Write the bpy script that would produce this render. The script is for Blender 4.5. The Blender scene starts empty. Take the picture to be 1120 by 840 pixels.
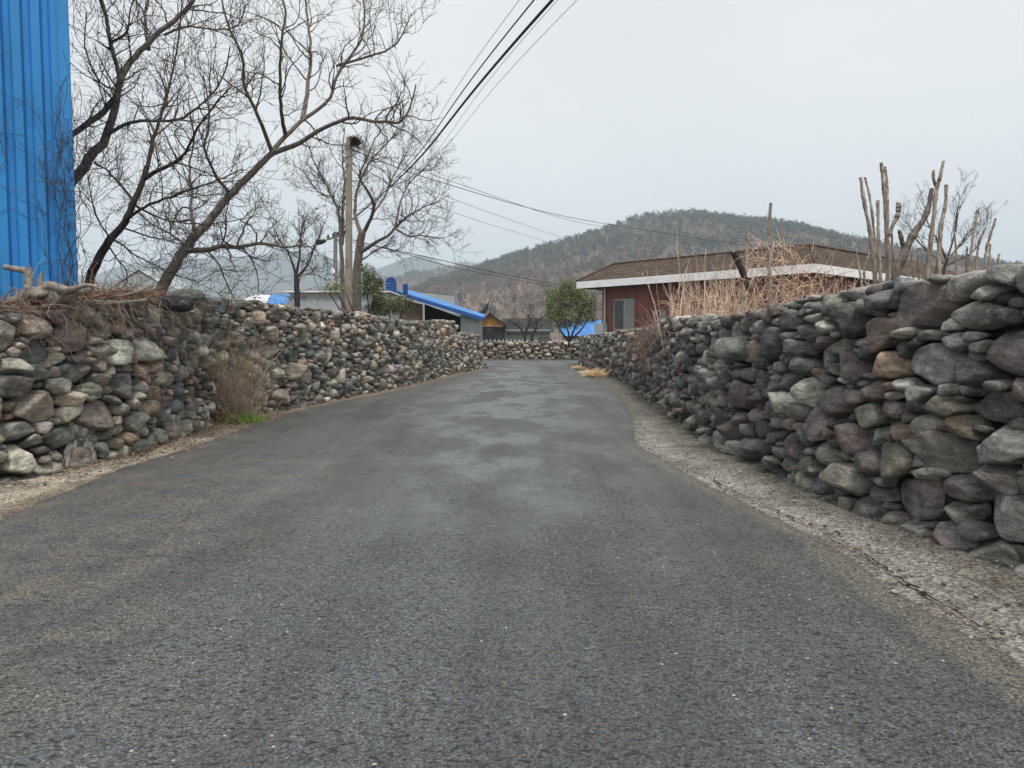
import bpy, bmesh, math, random
import numpy as np
from mathutils import Vector, Matrix, noise as mnoise

random.seed(7)
rng = np.random.default_rng(7)
C = bpy.context.scene.collection
R = math.radians
F = 815.0
PITCH = R(3.5)
CAMH = 1.5

# ------------------------------------------------------------------ helpers
def at(px, py, Y):
    """world point seen at photo pixel (px,py) at forward distance Y"""
    x = (px - 560) / F
    u = (420 - py) / F
    dy = math.cos(PITCH) + u * math.sin(PITCH)
    dz = -math.sin(PITCH) + u * math.cos(PITCH)
    k = Y / dy
    return np.array([x * k, Y, CAMH + dz * k])

def ground(px, py, z=0.0):
    x = (px - 560) / F
    u = (420 - py) / F
    dy = math.cos(PITCH) + u * math.sin(PITCH)
    dz = -math.sin(PITCH) + u * math.cos(PITCH)
    k = (z - CAMH) / dz
    return np.array([x * k, dy * k, z])

def tag(o, label=None, cat=None, group=None, kind=None):
    if label: o['label'] = label
    if cat: o['category'] = cat
    if group: o['group'] = group
    if kind: o['kind'] = kind
    return o

def empty(name, loc, label, cat, group=None, rz=0.0):
    o = bpy.data.objects.new(name, None)
    C.objects.link(o)
    o.location = loc
    o.rotation_euler = (0, 0, rz)
    o.empty_display_size = 0.2
    return tag(o, label, cat, group)

class MB:
    def __init__(s):
        s.v, s.f, s.c, s.n = [], [], [], 0
    def add(s, verts, faces, col=None):
        verts = np.asarray(verts, float).reshape(-1, 3)
        faces = np.asarray(faces, int)
        s.v.append(verts)
        s.f.append(faces + s.n)
        if col is None: col = (1, 1, 1)
        col = np.asarray(col, float)
        if col.ndim == 1: col = np.tile(col, (len(verts), 1))
        s.c.append(col)
        s.n += len(verts)
        return s
    def box(s, c, size, rot=None, col=None):
        h = np.array(size, float) / 2
        v = np.array([[x, y, z] for x in (-1, 1) for y in (-1, 1) for z in (-1, 1)], float) * h
        if rot is not None: v = v @ np.array(rot).T
        f = [[0, 1, 3, 2], [4, 6, 7, 5], [0, 4, 5, 1], [2, 3, 7, 6], [0, 2, 6, 4], [1, 5, 7, 3]]
        return s.add(v + np.array(c, float), f, col)
    def tube(s, pts, radii, sides=6, col=None, cap=True):
        p = np.asarray(pts, float)
        n = len(p)
        r = np.asarray(radii, float) * np.ones(n)
        t = np.gradient(p, axis=0)
        t /= np.linalg.norm(t, axis=1, keepdims=True) + 1e-9
        d = p[-1] - p[0]
        ref = np.array([0.31, 0.2, 0.93]) if abs(d[2]) < 0.8 * np.linalg.norm(d) else np.array([0.9, 0.42, 0.1])
        a = np.cross(t, ref)
        a /= np.linalg.norm(a, axis=1, keepdims=True) + 1e-9
        b = np.cross(t, a)
        th = np.arange(sides) * 2 * math.pi / sides
        v = (p[:, None] + r[:, None, None] * (np.cos(th)[None, :, None] * a[:, None] + np.sin(th)[None, :, None] * b[:, None])).reshape(-1, 3)
        i = np.arange(n - 1)[:, None] * sides
        j = np.arange(sides)[None]
        j2 = (j + 1) % sides
        f = np.stack([i + j, i + j2, i + sides + j2, i + sides + j], -1).reshape(-1, 4)
        s.add(v, f, col)
        if cap and sides > 3:
            e = np.arange(sides)
            for base, cpt in ((0, p[0]), ((n - 1) * sides, p[-1])):
                s.add(np.vstack([v[base:base + sides], cpt]), np.stack([e, (e + 1) % sides, np.full(sides, sides)], -1), col)
        return s
    def build(s, name, mat, parent=None, loc=None, smooth=True, local=False):
        V = np.vstack(s.v)
        if not local:
            if parent is not None: V = V - np.array(parent.location)
            elif loc is not None: V = V - np.array(loc, float)
        me = bpy.data.meshes.new(name)
        lens = np.concatenate([np.full(len(f), f.shape[1]) for f in s.f])
        loops = np.concatenate([f.reshape(-1) for f in s.f])
        me.vertices.add(len(V)); me.vertices.foreach_set('co', V.reshape(-1).astype(np.float32))
        me.loops.add(len(loops)); me.loops.foreach_set('vertex_index', loops.astype(np.int32))
        me.polygons.add(len(lens))
        starts = np.concatenate([[0], np.cumsum(lens)[:-1]])
        me.polygons.foreach_set('loop_start', starts.astype(np.int32))
        me.polygons.foreach_set('loop_total', lens.astype(np.int32))
        me.update(calc_edges=True)
        me.validate()
        ca = me.color_attributes.new('Col', 'FLOAT_COLOR', 'POINT')
        cc = np.vstack(s.c)
        if len(cc) == len(me.vertices):
            ca.data.foreach_set('color', np.hstack([cc, np.ones((len(cc), 1))]).reshape(-1).astype(np.float32))
        me.polygons.foreach_set('use_smooth', np.full(len(me.polygons), smooth))
        me.materials.append(mat)
        o = bpy.data.objects.new(name, me)
        C.objects.link(o)
        if parent is not None: o.parent = parent
        elif loc is not None and not local: o.location = loc
        return o

def spline(pts, n=60):
    """Catmull-Rom through points -> n samples"""
    p = np.asarray(pts, float)
    if len(p) == 2: return p[0] + (p[1] - p[0]) * np.linspace(0, 1, n)[:, None]
    q = np.vstack([2 * p[0] - p[1], p, 2 * p[-1] - p[-2]])
    u = np.linspace(0, len(p) - 1 - 1e-6, n)
    i = u.astype(int); t = (u - i)[:, None]
    a, b, c, d = q[i], q[i + 1], q[i + 2], q[i + 3]
    return 0.5 * (2 * b + (c - a) * t + (2 * a - 5 * b + 4 * c - d) * t * t + (3 * b - a - 3 * c + d) * t ** 3)

def fnoise(x, y, z=0.0, o=4):
    return mnoise.fractal(Vector((x, y, z)), 1.0, 2.0, o)

# ------------------------------------------------------------------ materials
class NT:
    def __init__(s, name):
        s.m = bpy.data.materials.new(name); s.m.use_nodes = True
        s.t = s.m.node_tree; s.t.nodes.clear()
        s.out = s.n('ShaderNodeOutputMaterial')
        s.b = s.n('ShaderNodeBsdfPrincipled')
        s.l(s.b.outputs[0], s.out.inputs[0])
    def n(s, typ, **k):
        o = s.t.nodes.new(typ)
        for a, v in k.items(): setattr(o, a, v)
        return o
    def l(s, a, b): s.t.links.new(a, b)
    def set(s, sock, v):
        if hasattr(v, 'is_linked') or isinstance(v, bpy.types.NodeSocket): s.l(v, sock)
        else:
            if isinstance(v, (tuple, list)) and len(v) == 3 and len(sock.default_value) == 4: v = (*v, 1)
            sock.default_value = v
    def pos(s): return s.n('ShaderNodeNewGeometry').outputs['Position']
    def objc(s): return s.n('ShaderNodeTexCoord').outputs['Object']
    def scale(s, vec, sc):
        m = s.n('ShaderNodeMapping'); s.l(vec, m.inputs[0]); m.inputs['Scale'].default_value = sc; return m.outputs[0]
    def noise(s, vec, sc, det=4, rough=.55, col=False, dist=0):
        o = s.n('ShaderNodeTexNoise'); s.l(vec, o.inputs['Vector'])
        o.inputs['Scale'].default_value = sc; o.inputs['Detail'].default_value = det; o.inputs['Roughness'].default_value = rough
        o.inputs['Distortion'].default_value = dist
        return o.outputs['Color' if col else 'Fac']
    def voro(s, vec, sc, feat='F1', out='Distance', rnd=1):
        o = s.n('ShaderNodeTexVoronoi', feature=feat); s.l(vec, o.inputs['Vector'])
        o.inputs['Scale'].default_value = sc; o.inputs['Randomness'].default_value = rnd
        return o.outputs[out]
    def ramp(s, fac, stops):
        o = s.n('ShaderNodeValToRGB'); s.l(fac, o.inputs[0])
        e = o.color_ramp.elements
        while len(e) < len(stops): e.new(0.5)
        for k, (p, c) in zip(e, stops):
            k.position = p
            k.color = (c, c, c, 1) if isinstance(c, (int, float)) else (*c, 1)
        return o.outputs[0]
    def mix(s, fac, a, b, mode='MIX'):
        o = s.n('ShaderNodeMix', data_type='RGBA', blend_type=mode)
        s.set(o.inputs[0], fac); s.set(o.inputs[6], a); s.set(o.inputs[7], b)
        return o.outputs[2]
    def math(s, op, a, b=0.0):
        o = s.n('ShaderNodeMath', operation=op); s.set(o.inputs[0], a); s.set(o.inputs[1], b); return o.outputs[0]
    def attr(s, name='Col'): return s.n('ShaderNodeAttribute', attribute_name=name)
    def bump(s, h, strength=.5, dist=.01, prev=None):
        o = s.n('ShaderNodeBump'); s.l(h, o.inputs['Height'])
        o.inputs['Strength'].default_value = strength; o.inputs['Distance'].default_value = dist
        if prev is not None: s.l(prev, o.inputs['Normal'])
        return o.outputs[0]
    def fin(s, col, rough=.8, normal=None, spec=.3, metal=0):
        s.set(s.b.inputs['Base Color'], col); s.set(s.b.inputs['Roughness'], rough)
        s.set(s.b.inputs['Specular IOR Level'], spec); s.b.inputs['Metallic'].default_value = metal
        if normal is not None: s.l(normal, s.b.inputs['Normal'])
        return s.m

def m_plain(name, col, rough=.7, var=.25, sc=6, spec=.3, bump=0.0):
    t = NT(name); p = t.pos()
    n1 = t.noise(p, sc, 5)
    k = t.ramp(n1, [(.25, 1 - var), (.75, 1 + var)])
    c = t.mix(1.0, col, k, 'MULTIPLY')
    nb = t.bump(t.noise(p, sc * 6, 4), .5, bump) if bump else None
    return t.fin(c, rough, nb, spec)

def m_attr(name, rough=.85, var=.25, sc=8, spec=.2, bump=0.0, bsc=40):
    t = NT(name); p = t.pos(); a = t.attr().outputs['Color']
    k = t.ramp(t.noise(p, sc, 5), [(.25, 1 - var), (.75, 1 + var)])
    c = t.mix(1.0, a, k, 'MULTIPLY')
    nb = t.bump(t.noise(p, bsc, 4), .6, bump) if bump else None
    return t.fin(c, rough, nb, spec)

def m_stone():
    t = NT('field_stone'); p = t.pos(); a = t.attr().outputs['Color']
    pd = t.mix(.12, p, t.noise(p, 3, 3, col=True))
    big = t.ramp(t.noise(pd, 5, 6, .62), [(.28, .5), (.5, 1.0), (.72, 1.5)])
    c = t.mix(1.0, a, big, 'MULTIPLY')
    fine = t.ramp(t.noise(p, 70, 5, .7), [(.3, .7), (.7, 1.32)])
    c = t.mix(1.0, c, fine, 'MULTIPLY')
    tint = t.ramp(t.noise(pd, 2.1, 5, .6), [(.3, (1.18, .98, .78)), (.5, (1, 1, 1)), (.7, (.84, .98, 1.02))])
    c = t.mix(.5, c, t.mix(1.0, c, tint, 'MULTIPLY'))
    band = t.noise(t.scale(pd, (1.2, 1.2, 7)), 3.2, 6, .65)
    c = t.mix(1.0, c, t.ramp(band, [(.34, .58), (.5, 1.0), (.66, 1.45)]), 'MULTIPLY')
    spk = t.ramp(t.noise(p, 160, 3, .6), [(.34, .65), (.5, 1), (.68, 1.4)])
    c = t.mix(1.0, c, spk, 'MULTIPLY')
    # pale lichen crust and rusty stains
    lm = t.ramp(t.noise(pd, 9, 8, .7), [(.56, 0), (.72, .55)])
    c = t.mix(lm, c, (.36, .35, .325))
    rm = t.ramp(t.noise(t.scale(p, (1, 1, 1.6)), 4.3, 6, .65), [(.6, 0), (.78, .36)])
    c = t.mix(rm, c, (.17, .115, .07))
    vein = t.ramp(t.voro(t.scale(pd, (1, 1, 2.2)), 7, 'DISTANCE_TO_EDGE'), [(0, .45), (.03, 1)])
    c = t.mix(.5, c, t.mix(1.0, c, vein, 'MULTIPLY'))
    h = t.math('ADD', t.noise(p, 22, 8, .65), t.math('MULTIPLY', t.noise(p, 130, 4, .6), .3))
    chipd = t.voro(t.mix(.25, p, t.noise(p, 6, 4, col=True)), 8, 'F1')
    h = t.math('ADD', h, t.math('MULTIPLY', chipd, 1.3))
    nb = t.bump(h, .9, .034)
    r = t.ramp(t.noise(p, 12, 3), [(.3, .62), (.7, .9)])
    return t.fin(c, r, nb, .35)

def m_asphalt():
    t = NT('asphalt'); p = t.pos(); at_ = t.attr(); sep = t.n('ShaderNodeSeparateColor'); t.l(at_.outputs['Color'], sep.inputs[0])
    dirt, damp, wear = sep.outputs[0], sep.outputs[1], sep.outputs[2]
    base = t.ramp(t.noise(p, .9, 6, .6), [(.3, (.051, .058, .062)), (.7, (.077, .087, .093))])
    lane = t.noise(t.scale(p, (1.5, .10, 1)), 1.0, 4, .6)               # lengthwise wear
    base = t.mix(1.0, base, t.ramp(lane, [(.36, .72), (.62, 1.28)]), 'MULTIPLY')
    base = t.mix(t.ramp(t.noise(p, 5, 6, .7), [(.45, 0), (.75, .6)]), base, (.072, .066, .056))
    dm = t.math('MULTIPLY', dirt, t.ramp(t.noise(p, 2.2, 7, .68), [(.38, 0), (.62, 1)]))
    base = t.mix(t.math('MULTIPLY', dm, .7), base, (.17, .145, .11))
    base = t.mix(t.math('MULTIPLY', wear, t.ramp(t.noise(p, 6, 6, .7), [(.3, .2), (.6, .9)])), base, (.155, .14, .115))
    smudge = t.ramp(t.noise(t.scale(p, (1, .5, 1)), 1.9, 6, .7), [(.6, 0), (.7, .3)])
    base = t.mix(smudge, base, (.15, .135, .105))
    ag = t.voro(p, 115, 'F1', 'Color')
    sep2 = t.n('ShaderNodeSeparateColor'); t.l(ag, sep2.inputs[0])
    k = t.ramp(sep2.outputs[0], [(0, .35), (.5, .95), (.86, 1.65), (1, 2.6)])
    c = t.mix(1.0, base, k, 'MULTIPLY')
    c = t.mix(t.ramp(sep2.outputs[1], [(.74, 0), (.82, .5)]), c, (.14, .12, .085))
    vb = t.voro(p, 34, 'F1', 'Color'); sep3 = t.n('ShaderNodeSeparateColor'); t.l(vb, sep3.inputs[0])
    chip = t.math('MULTIPLY', t.math('GREATER_THAN', sep3.outputs[0], .985), t.math('LESS_THAN', t.voro(p, 34), .26))
    c = t.mix(chip, c, (.45, .44, .4))
    pit = t.ramp(t.noise(t.scale(p, (.8, 1.3, 1)), 34, 5, .65), [(.36, .14), (.44, 1)])
    c = t.mix(1.0, c, pit, 'MULTIPLY')
    crackm = t.ramp(t.voro(t.mix(.2, p, t.noise(p, 2, 4, col=True)), .62, 'DISTANCE_TO_EDGE'), [(0, .3), (.006, 1)])
    crk = t.ramp(t.noise(p, .5, 3), [(.54, 0), (.62, .7)])
    c = t.mix(crk, c, t.mix(1.0, c, crackm, 'MULTIPLY'))
    h = t.math('ADD', t.math('MULTIPLY', t.voro(p, 115), .6), t.noise(p, 60, 5, .7))
    h = t.math('ADD', h, t.math('MULTIPLY', pit, .6))
    dmp = t.math('MULTIPLY', damp, t.ramp(t.noise(t.scale(p, (.8, .4, 1)), 1.1, 5, .55), [(.44, 0), (.57, 1)]))
    bn = t.n('ShaderNodeBump'); t.l(h, bn.inputs['Height']); bn.inputs['Distance'].default_value = .009
    t.l(t.math('SUBTRACT', .8, t.math('MULTIPLY', dmp, .62)), bn.inputs['Strength']); nb = bn.outputs[0]
    r = t.math('SUBTRACT', .63, t.math('MULTIPLY', dmp, .42))
    return t.fin(c, r, nb, .58)

def m_concrete(name, base=(.2, .19, .165)):
    t = NT(name); p = t.pos(); a = t.attr().outputs['Color']
    c = t.mix(1.0, a, t.ramp(t.noise(p, 1.7, 7, .65), [(.3, .62), (.7, 1.3)]), 'MULTIPLY')
    v = t.voro(p, 55, 'F1', 'Color'); sp = t.n('ShaderNodeSeparateColor'); t.l(v, sp.inputs[0])
    c = t.mix(1.0, c, t.ramp(sp.outputs[0], [(0, .45), (.55, 1), (1, 1.75)]), 'MULTIPLY')
    moss = t.ramp(t.noise(p, 3.1, 7, .7), [(.5, 0), (.68, .7)])
    c = t.mix(moss, c, (.085, .074, .056))
    pit = t.ramp(t.noise(p, 45, 5, .7), [(.36, .3), (.46, 1)])
    c = t.mix(1.0, c, pit, 'MULTIPLY')
    h = t.math('ADD', t.noise(p, 38, 6, .7), t.math('MULTIPLY', t.voro(p, 55), .7))
    return t.fin(c, .92, t.bump(h, .9, .014), .2)

def m_bark(name, c1, c2):
    t = NT(name); p = t.pos()
    n1 = t.noise(t.scale(p, (1, 1, .35)), 22, 6, .65)
    c = t.mix(t.ramp(n1, [(.35, 0), (.65, 1)]), c1, c2)
    return t.fin(c, .92, t.bump(n1, .7, .015), .15)

def m_metal_sheet(name, col, grime=.25, rib=None):
    t = NT(name); p = t.pos()
    st = t.noise(t.scale(p, (1, 1, .12)), 9, 6, .6)
    c = t.mix(t.ramp(st, [(.42, 0), (.8, grime * 2)]), col, tuple(x * .55 + .03 for x in col))
    sp = t.ramp(t.noise(p, 26, 6, .75), [(.66, 0), (.72, .45)])
    c = t.mix(sp, c, (.12, .1, .08))
    fade = t.ramp(t.noise(p, .8, 4), [(.3, .88), (.7, 1.12)])
    c = t.mix(1.0, c, fade, 'MULTIPLY')
    nb = None
    if rib:
        wv_ = t.n('ShaderNodeTexWave', wave_type='BANDS', bands_direction=rib); t.l(p, wv_.inputs['Vector']); wv_.inputs['Scale'].default_value = 1.6
        nb = t.bump(t.ramp(wv_.outputs['Fac'], [(.6, 0), (.9, 1)]), 1.0, .05)
        c = t.mix(1.0, c, t.ramp(t.noise(t.scale(p, (1, .3, 1)), 2.2, 5), [(.35, .8), (.65, 1.2)]), 'MULTIPLY')
    return t.fin(c, t.ramp(t.noise(p, 7, 4), [(.3, .42), (.7, .62)]), nb, .4)

def m_brick(name):
    t = NT(name); o = t.objc(); s = t.n('ShaderNodeSeparateXYZ'); t.l(o, s.inputs[0])
    cb = t.n('ShaderNodeCombineXYZ'); t.l(t.math('ADD', s.outputs[0], s.outputs[1]), cb.inputs[0]); t.l(s.outputs[2], cb.inputs[1])
    b = t.n('ShaderNodeTexBrick'); t.l(cb.outputs[0], b.inputs[0])
    b.inputs['Color1'].default_value = (.25, .082, .062, 1); b.inputs['Color2'].default_value = (.17, .058, .046, 1)
    b.inputs['Mortar'].default_value = (.24, .17, .145, 1); b.inputs['Scale'].default_value = 1
    b.inputs['Mortar Size'].default_value = .006; b.inputs['Brick Width'].default_value = .21; b.inputs['Row Height'].default_value = .072
    c = t.mix(1.0, b.outputs[0], t.ramp(t.noise(o, 2, 5), [(.3, .75), (.7, 1.2)]), 'MULTIPLY')
    return t.fin(c, .85, t.bump(b.outputs['Fac'], -.5, .01), .2)

def m_rooftile(name, c1, c2, axis=2, sc=6.5):
    """courses of tiles following object-space height / slope"""
    t = NT(name); o = t.objc(); s = t.n('ShaderNodeSeparateXYZ'); t.l(o, s.inputs[0])
    w = t.n('ShaderNodeTexBrick')
    cb = t.n('ShaderNodeCombineXYZ'); t.l(t.math('ADD', s.outputs[0], s.outputs[1]), cb.inputs[0]); t.l(s.outputs[2], cb.inputs[1])
    t.l(cb.outputs[0], w.inputs[0]); w.inputs['Scale'].default_value = 1
    w.inputs['Brick Width'].default_value = .34; w.inputs['Row Height'].default_value = .13; w.inputs['Mortar Size'].default_value = .016
    w.inputs['Color1'].default_value = (*c1, 1); w.inputs['Color2'].default_value = (*c2, 1); w.inputs['Mortar'].default_value = (.02, .016, .013, 1)
    c = t.mix(1.0, w.outputs[0], t.ramp(t.noise(o, 1.6, 6, .65), [(.3, .65), (.7, 1.35)]), 'MULTIPLY')
    return t.fin(c, .85, t.bump(w.outputs['Fac'], -.6, .03), .2)

M = {}
M['stone'] = m_stone()
M['asphalt'] = m_asphalt()
M['apron'] = m_concrete('worn_concrete')
M['core'] = m_plain('rubble_earth', (.03, .026, .022), .95, .4, 12, .1)
M['bark'] = m_bark('grey_bark', (.085, .072, .06), (.24, .205, .175))
M['barkd'] = m_bark('dark_bark', (.03, .025, .022), (.075, .062, .055))
M['twig'] = m_plain('twig_bark', (.095, .081, .072), .9, .3, 3, .1)
M['pollard'] = m_bark('pollard_bark', (.15, .12, .10), (.52, .45, .37))
M['dead'] = m_bark('weathered_wood', (.13, .115, .1), (.36, .33, .29))
M['straw'] = m_attr('dry_stalks', .9, .4, 9)
M['leaf'] = m_attr('leaves', .6, .25, 9, .3)
M['blue_wall'] = m_metal_sheet('blue_sheet_metal', (.03, .265, .64))
M['blue_roof'] = m_metal_sheet('blue_roof_sheet', (.055, .25, .62), .22, 'X')
M['blue_dark'] = m_metal_sheet('deep_blue_paint', (.01, .055, .25), .15)
M['blue_mid'] = m_metal_sheet('mid_blue_paint', (.016, .09, .34), .2)
M['brick'] = m_brick('red_brick')
M['brown_tile'] = m_rooftile('brown_roof_tile', (.125, .085, .062), (.085, .06, .046))
M['grey_tile'] = m_rooftile('grey_roof_tile', (.06, .062, .064), (.04, .042, .045))
M['white'] = m_plain('white_paint', (.9, .9, .9), .6, .14, 3)
M['offwhite'] = m_plain('pale_plaster', (.40, .43, .44), .8, .2, 2)
M['palegreen'] = m_plain('pale_green_plaster', (.33, .38, .37), .8, .2, 2)
M['browncl'] = m_plain('brown_clay_wall', (.13, .1, .07), .9, .3, 3)
M['yellow'] = m_plain('ochre_plaster', (.62, .32, .07), .8, .18, 3)
M['darkwood'] = m_plain('dark_wood', (.035, .025, .02), .8, .3, 5)
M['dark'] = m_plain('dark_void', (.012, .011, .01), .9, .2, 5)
M['glass'] = m_plain('window_glass', (.05, .06, .058), .12, .2, 1.5, .6)
M['curtain'] = m_plain('pale_curtain', (.30, .33, .30), .7, .15, 8)
M['alu'] = m_plain('window_metal', (.5, .48, .44), .5, .15, 5)
M['concpole'] = m_plain('pole_concrete', (.30, .26, .20), .85, .28, 4, .2, .004)
M['greypole'] = m_plain('pole_grey', (.18, .19, .19), .7, .2, 5)
M['cable'] = m_plain('black_cable', (.018, .018, .02), .6, .1, 3)
M['cablep'] = m_plain('grey_cable', (.13, .135, .14), .6, .1, 3)
M['nest'] = m_plain('nest_twigs', (.022, .018, .015), .95, .3, 20)
M['field'] = m_plain('dry_field_soil', (.13, .105, .07), .95, .4, .35, .1, .02)
M['hill'] = m_attr('hillside', .95, .35, .05, .1)
M['forest'] = m_attr('hill_trees', .95, .2, .2, .1)
M['mortar'] = m_plain('mortar', (.42, .41, .38), .9, .25, 14, .2, .006)
M['black'] = m_plain('black_plastic', (.012, .012, .013), .45, .2, 8, .4)

# ------------------------------------------------------------------ camera, light, world
cam = bpy.data.cameras.new('camera'); co = bpy.data.objects.new('camera', cam); C.objects.link(co)
co.location = (0, 0, CAMH); co.rotation_euler = (R(90) - PITCH, 0, 0)
cam.sensor_width = 36; cam.sensor_fit = 'HORIZONTAL'; cam.lens = 36 * F / 1120
cam.clip_start = .05; cam.clip_end = 20000
sc = bpy.context.scene; sc.camera = co

SUN_EL, SUN_AZ = R(66), R(170)           # azimuth clockwise from +Y: behind and to the right
sd = Vector((math.sin(SUN_AZ) * math.cos(SUN_EL), math.cos(SUN_AZ) * math.cos(SUN_EL), math.sin(SUN_EL)))
sl = bpy.data.lights.new('sun', 'SUN'); so = bpy.data.objects.new('sun', sl); C.objects.link(so)
sl.energy = 1.5; sl.angle = R(12); sl.color = (1, .965, .92)
so.rotation_euler = (-sd).to_track_quat('-Z', 'Y').to_euler(); so.location = (0, 0, 30)

w = bpy.data.worlds.new('World'); sc.world = w; w.use_nodes = True
nt = w.node_tree; nt.nodes.clear()
wo = nt.nodes.new('ShaderNodeOutputWorld'); bg = nt.nodes.new('ShaderNodeBackground')
sk = nt.nodes.new('ShaderNodeTexSky'); sk.sky_type = 'NISHITA'; sk.sun_disc = False
sk.sun_elevation = SUN_EL; sk.sun_rotation = SUN_AZ; sk.dust_density = 3; sk.air_density = 1
tc = nt.nodes.new('ShaderNodeTexCoord')
mp = nt.nodes.new('ShaderNodeMapping'); mp.inputs['Scale'].default_value = (1, 1, 2.2); nt.links.new(tc.outputs['Generated'], mp.inputs[0])
nz = nt.nodes.new('ShaderNodeTexNoise'); nz.inputs['Scale'].default_value = 1.6; nz.inputs['Detail'].default_value = 4; nz.inputs['Roughness'].default_value = .45
nt.links.new(mp.outputs[0], nz.inputs['Vector'])
rp = nt.nodes.new('ShaderNodeValToRGB'); nt.links.new(nz.outputs['Fac'], rp.inputs[0])
rp.color_ramp.elements[0].position = .3; rp.color_ramp.elements[0].color = (5.15, 5.22, 5.25, 1)
rp.color_ramp.elements[1].position = .7; rp.color_ramp.elements[1].color = (6.35, 6.36, 6.3, 1)
mx = nt.nodes.new('ShaderNodeMix'); mx.data_type = 'RGBA'; mx.inputs[0].default_value = .95
nt.links.new(sk.outputs[0], mx.inputs[6]); nt.links.new(rp.outputs[0], mx.inputs[7])
nt.links.new(mx.outputs[2], bg.inputs[0]); bg.inputs[1].default_value = .078
nt.links.new(bg.outputs[0], wo.inputs[0])
sc.view_settings.view_transform = 'Standard'; sc.view_settings.look = 'None'
sc.view_settings.exposure = 1.0; sc.view_settings.gamma = 1
sc.cycles.use_denoising = True
sc.cycles.max_bounces = 8; sc.cycles.diffuse_bounces = 3; sc.cycles.glossy_bounces = 3; sc.cycles.volume_bounces = 4
sc.cycles.transparent_max_bounces = 6

# ------------------------------------------------------------------ stones
ICO = {}
for lv in (1, 2, 3, 4, 5):
    bm = bmesh.new(); bmesh.ops.create_icosphere(bm, subdivisions=lv, radius=1)
    bm.verts.ensure_lookup_table()
    ICO[lv] = (np.array([v.co[:] for v in bm.verts]), np.array([[v.index for v in f.verts] for f in bm.faces]))
    bm.free()

def stone_shape(planes, lv, p, amp, size, r):
    """rounded convex rock: planes = list of (normal, offset); local axes s, z, w(out)"""
    d, f = ICO[lv]
    N = np.array([q[0] for q in planes]); N = N / np.linalg.norm(N, axis=1, keepdims=True)
    H = np.array([max(q[1], .012) for q in planes])
    g = np.clip(d @ N.T, 0, None) / H
    Rr = (g ** p).sum(1) ** (-1 / p)
    v = d * Rr[:, None]
    k = 0
    for fr, am in ((1.6, 1.0), (3.1, .55), (6.3, .3), (12., .16)):
        q = r.normal(size=(3, 3)) * fr
        ph = r.uniform(0, 6.28, 3)
        s_ = np.sin((v / size) @ q.T + ph)
        k = k + am * (s_[:, 0] * s_[:, 1] + .4 * np.abs(s_[:, 2]) - .25)
    v = v * (1 + amp * k)[:, None]
    return v, f

def clip_poly(poly, n, h):
    out = []
    for i in range(len(poly)):
        a, b = poly[i], poly[(i + 1) % len(poly)]
        da, db = n[0] * a[0] + n[1] * a[1] - h, n[0] * b[0] + n[1] * b[1] - h
        if da <= 0: out.append(a)
        if (da < 0) != (db < 0) and da != db:
            t = da / (da - db)
            out.append((a[0] + (b[0] - a[0]) * t, a[1] + (b[1] - a[1]) * t))
    return out

def pack(L, Hf, scale, r, st=1.4, zf=0.0):
    """sites (u=s/st, z, radius): big stones first, smaller into the gaps"""
    P = np.zeros((0, 3))
    for lo, hi, tries, k in ((.20, .255, .3, .98), (.145, .19, 1.6, .95), (.10, .14, 5, .93), (.06, .095, 14, .9), (.035, .055, 10, .95)):
        left = int(tries * L / st * 2.0 / (lo * lo * scale * scale) / 4)
        while left > 0:
            m = min(3000, left); left -= m
            rad = r.uniform(lo, hi, m) * scale; u = r.uniform(0, L / st, m)
            h = np.array([Hf(q * st) for q in u]); zz = .35 * rad + r.random(m) * (h - 1.15 * rad)
            ok = np.ones(m, bool)
            if len(P):
                for a in range(0, m, 500):
                    d2 = (P[None, :, 0] - u[a:a + 500, None]) ** 2 + (P[None, :, 1] - zz[a:a + 500, None]) ** 2
                    ok[a:a + 500] = (d2 >= (k * (P[None, :, 2] + rad[a:a + 500, None])) ** 2).all(1)
            new = np.zeros((0, 3))
            for i in np.nonzero(ok)[0]:
                if len(new) and ((new[:, 0] - u[i]) ** 2 + (new[:, 1] - zz[i]) ** 2 < (k * (new[:, 2] + rad[i])) ** 2).any(): continue
                new = np.vstack([new, (u[i], zz[i], rad[i])])
            P = np.vstack([P, new])
    return P

PALR = [((.16, .162, .152), 5), ((.085, .088, .088), 3.5), ((.20, .192, .174), 4), ((.27, .257, .222), 2.4), ((.165, .135, .125), 3.4),
        ((.125, .1, .096), 2.6), ((.2, .187, .15), 2), ((.24, .18, .12), .9), ((.34, .33, .285), 1.0)]
PALL = [((.19, .178, .152), 5), ((.13, .125, .115), 4), ((.25, .232, .19), 4), ((.32, .285, .22), 2.6), ((.2, .165, .13), 3),
        ((.14, .15, .155), 2.2), ((.27, .195, .125), 1.6), ((.38, .35, .295), 1.3), ((.16, .13, .115), 2)]
PALF = [((.28, .24, .19), 4), ((.36, .32, .26), 3), ((.2, .175, .145), 3), ((.3, .215, .165), 2)]

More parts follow.
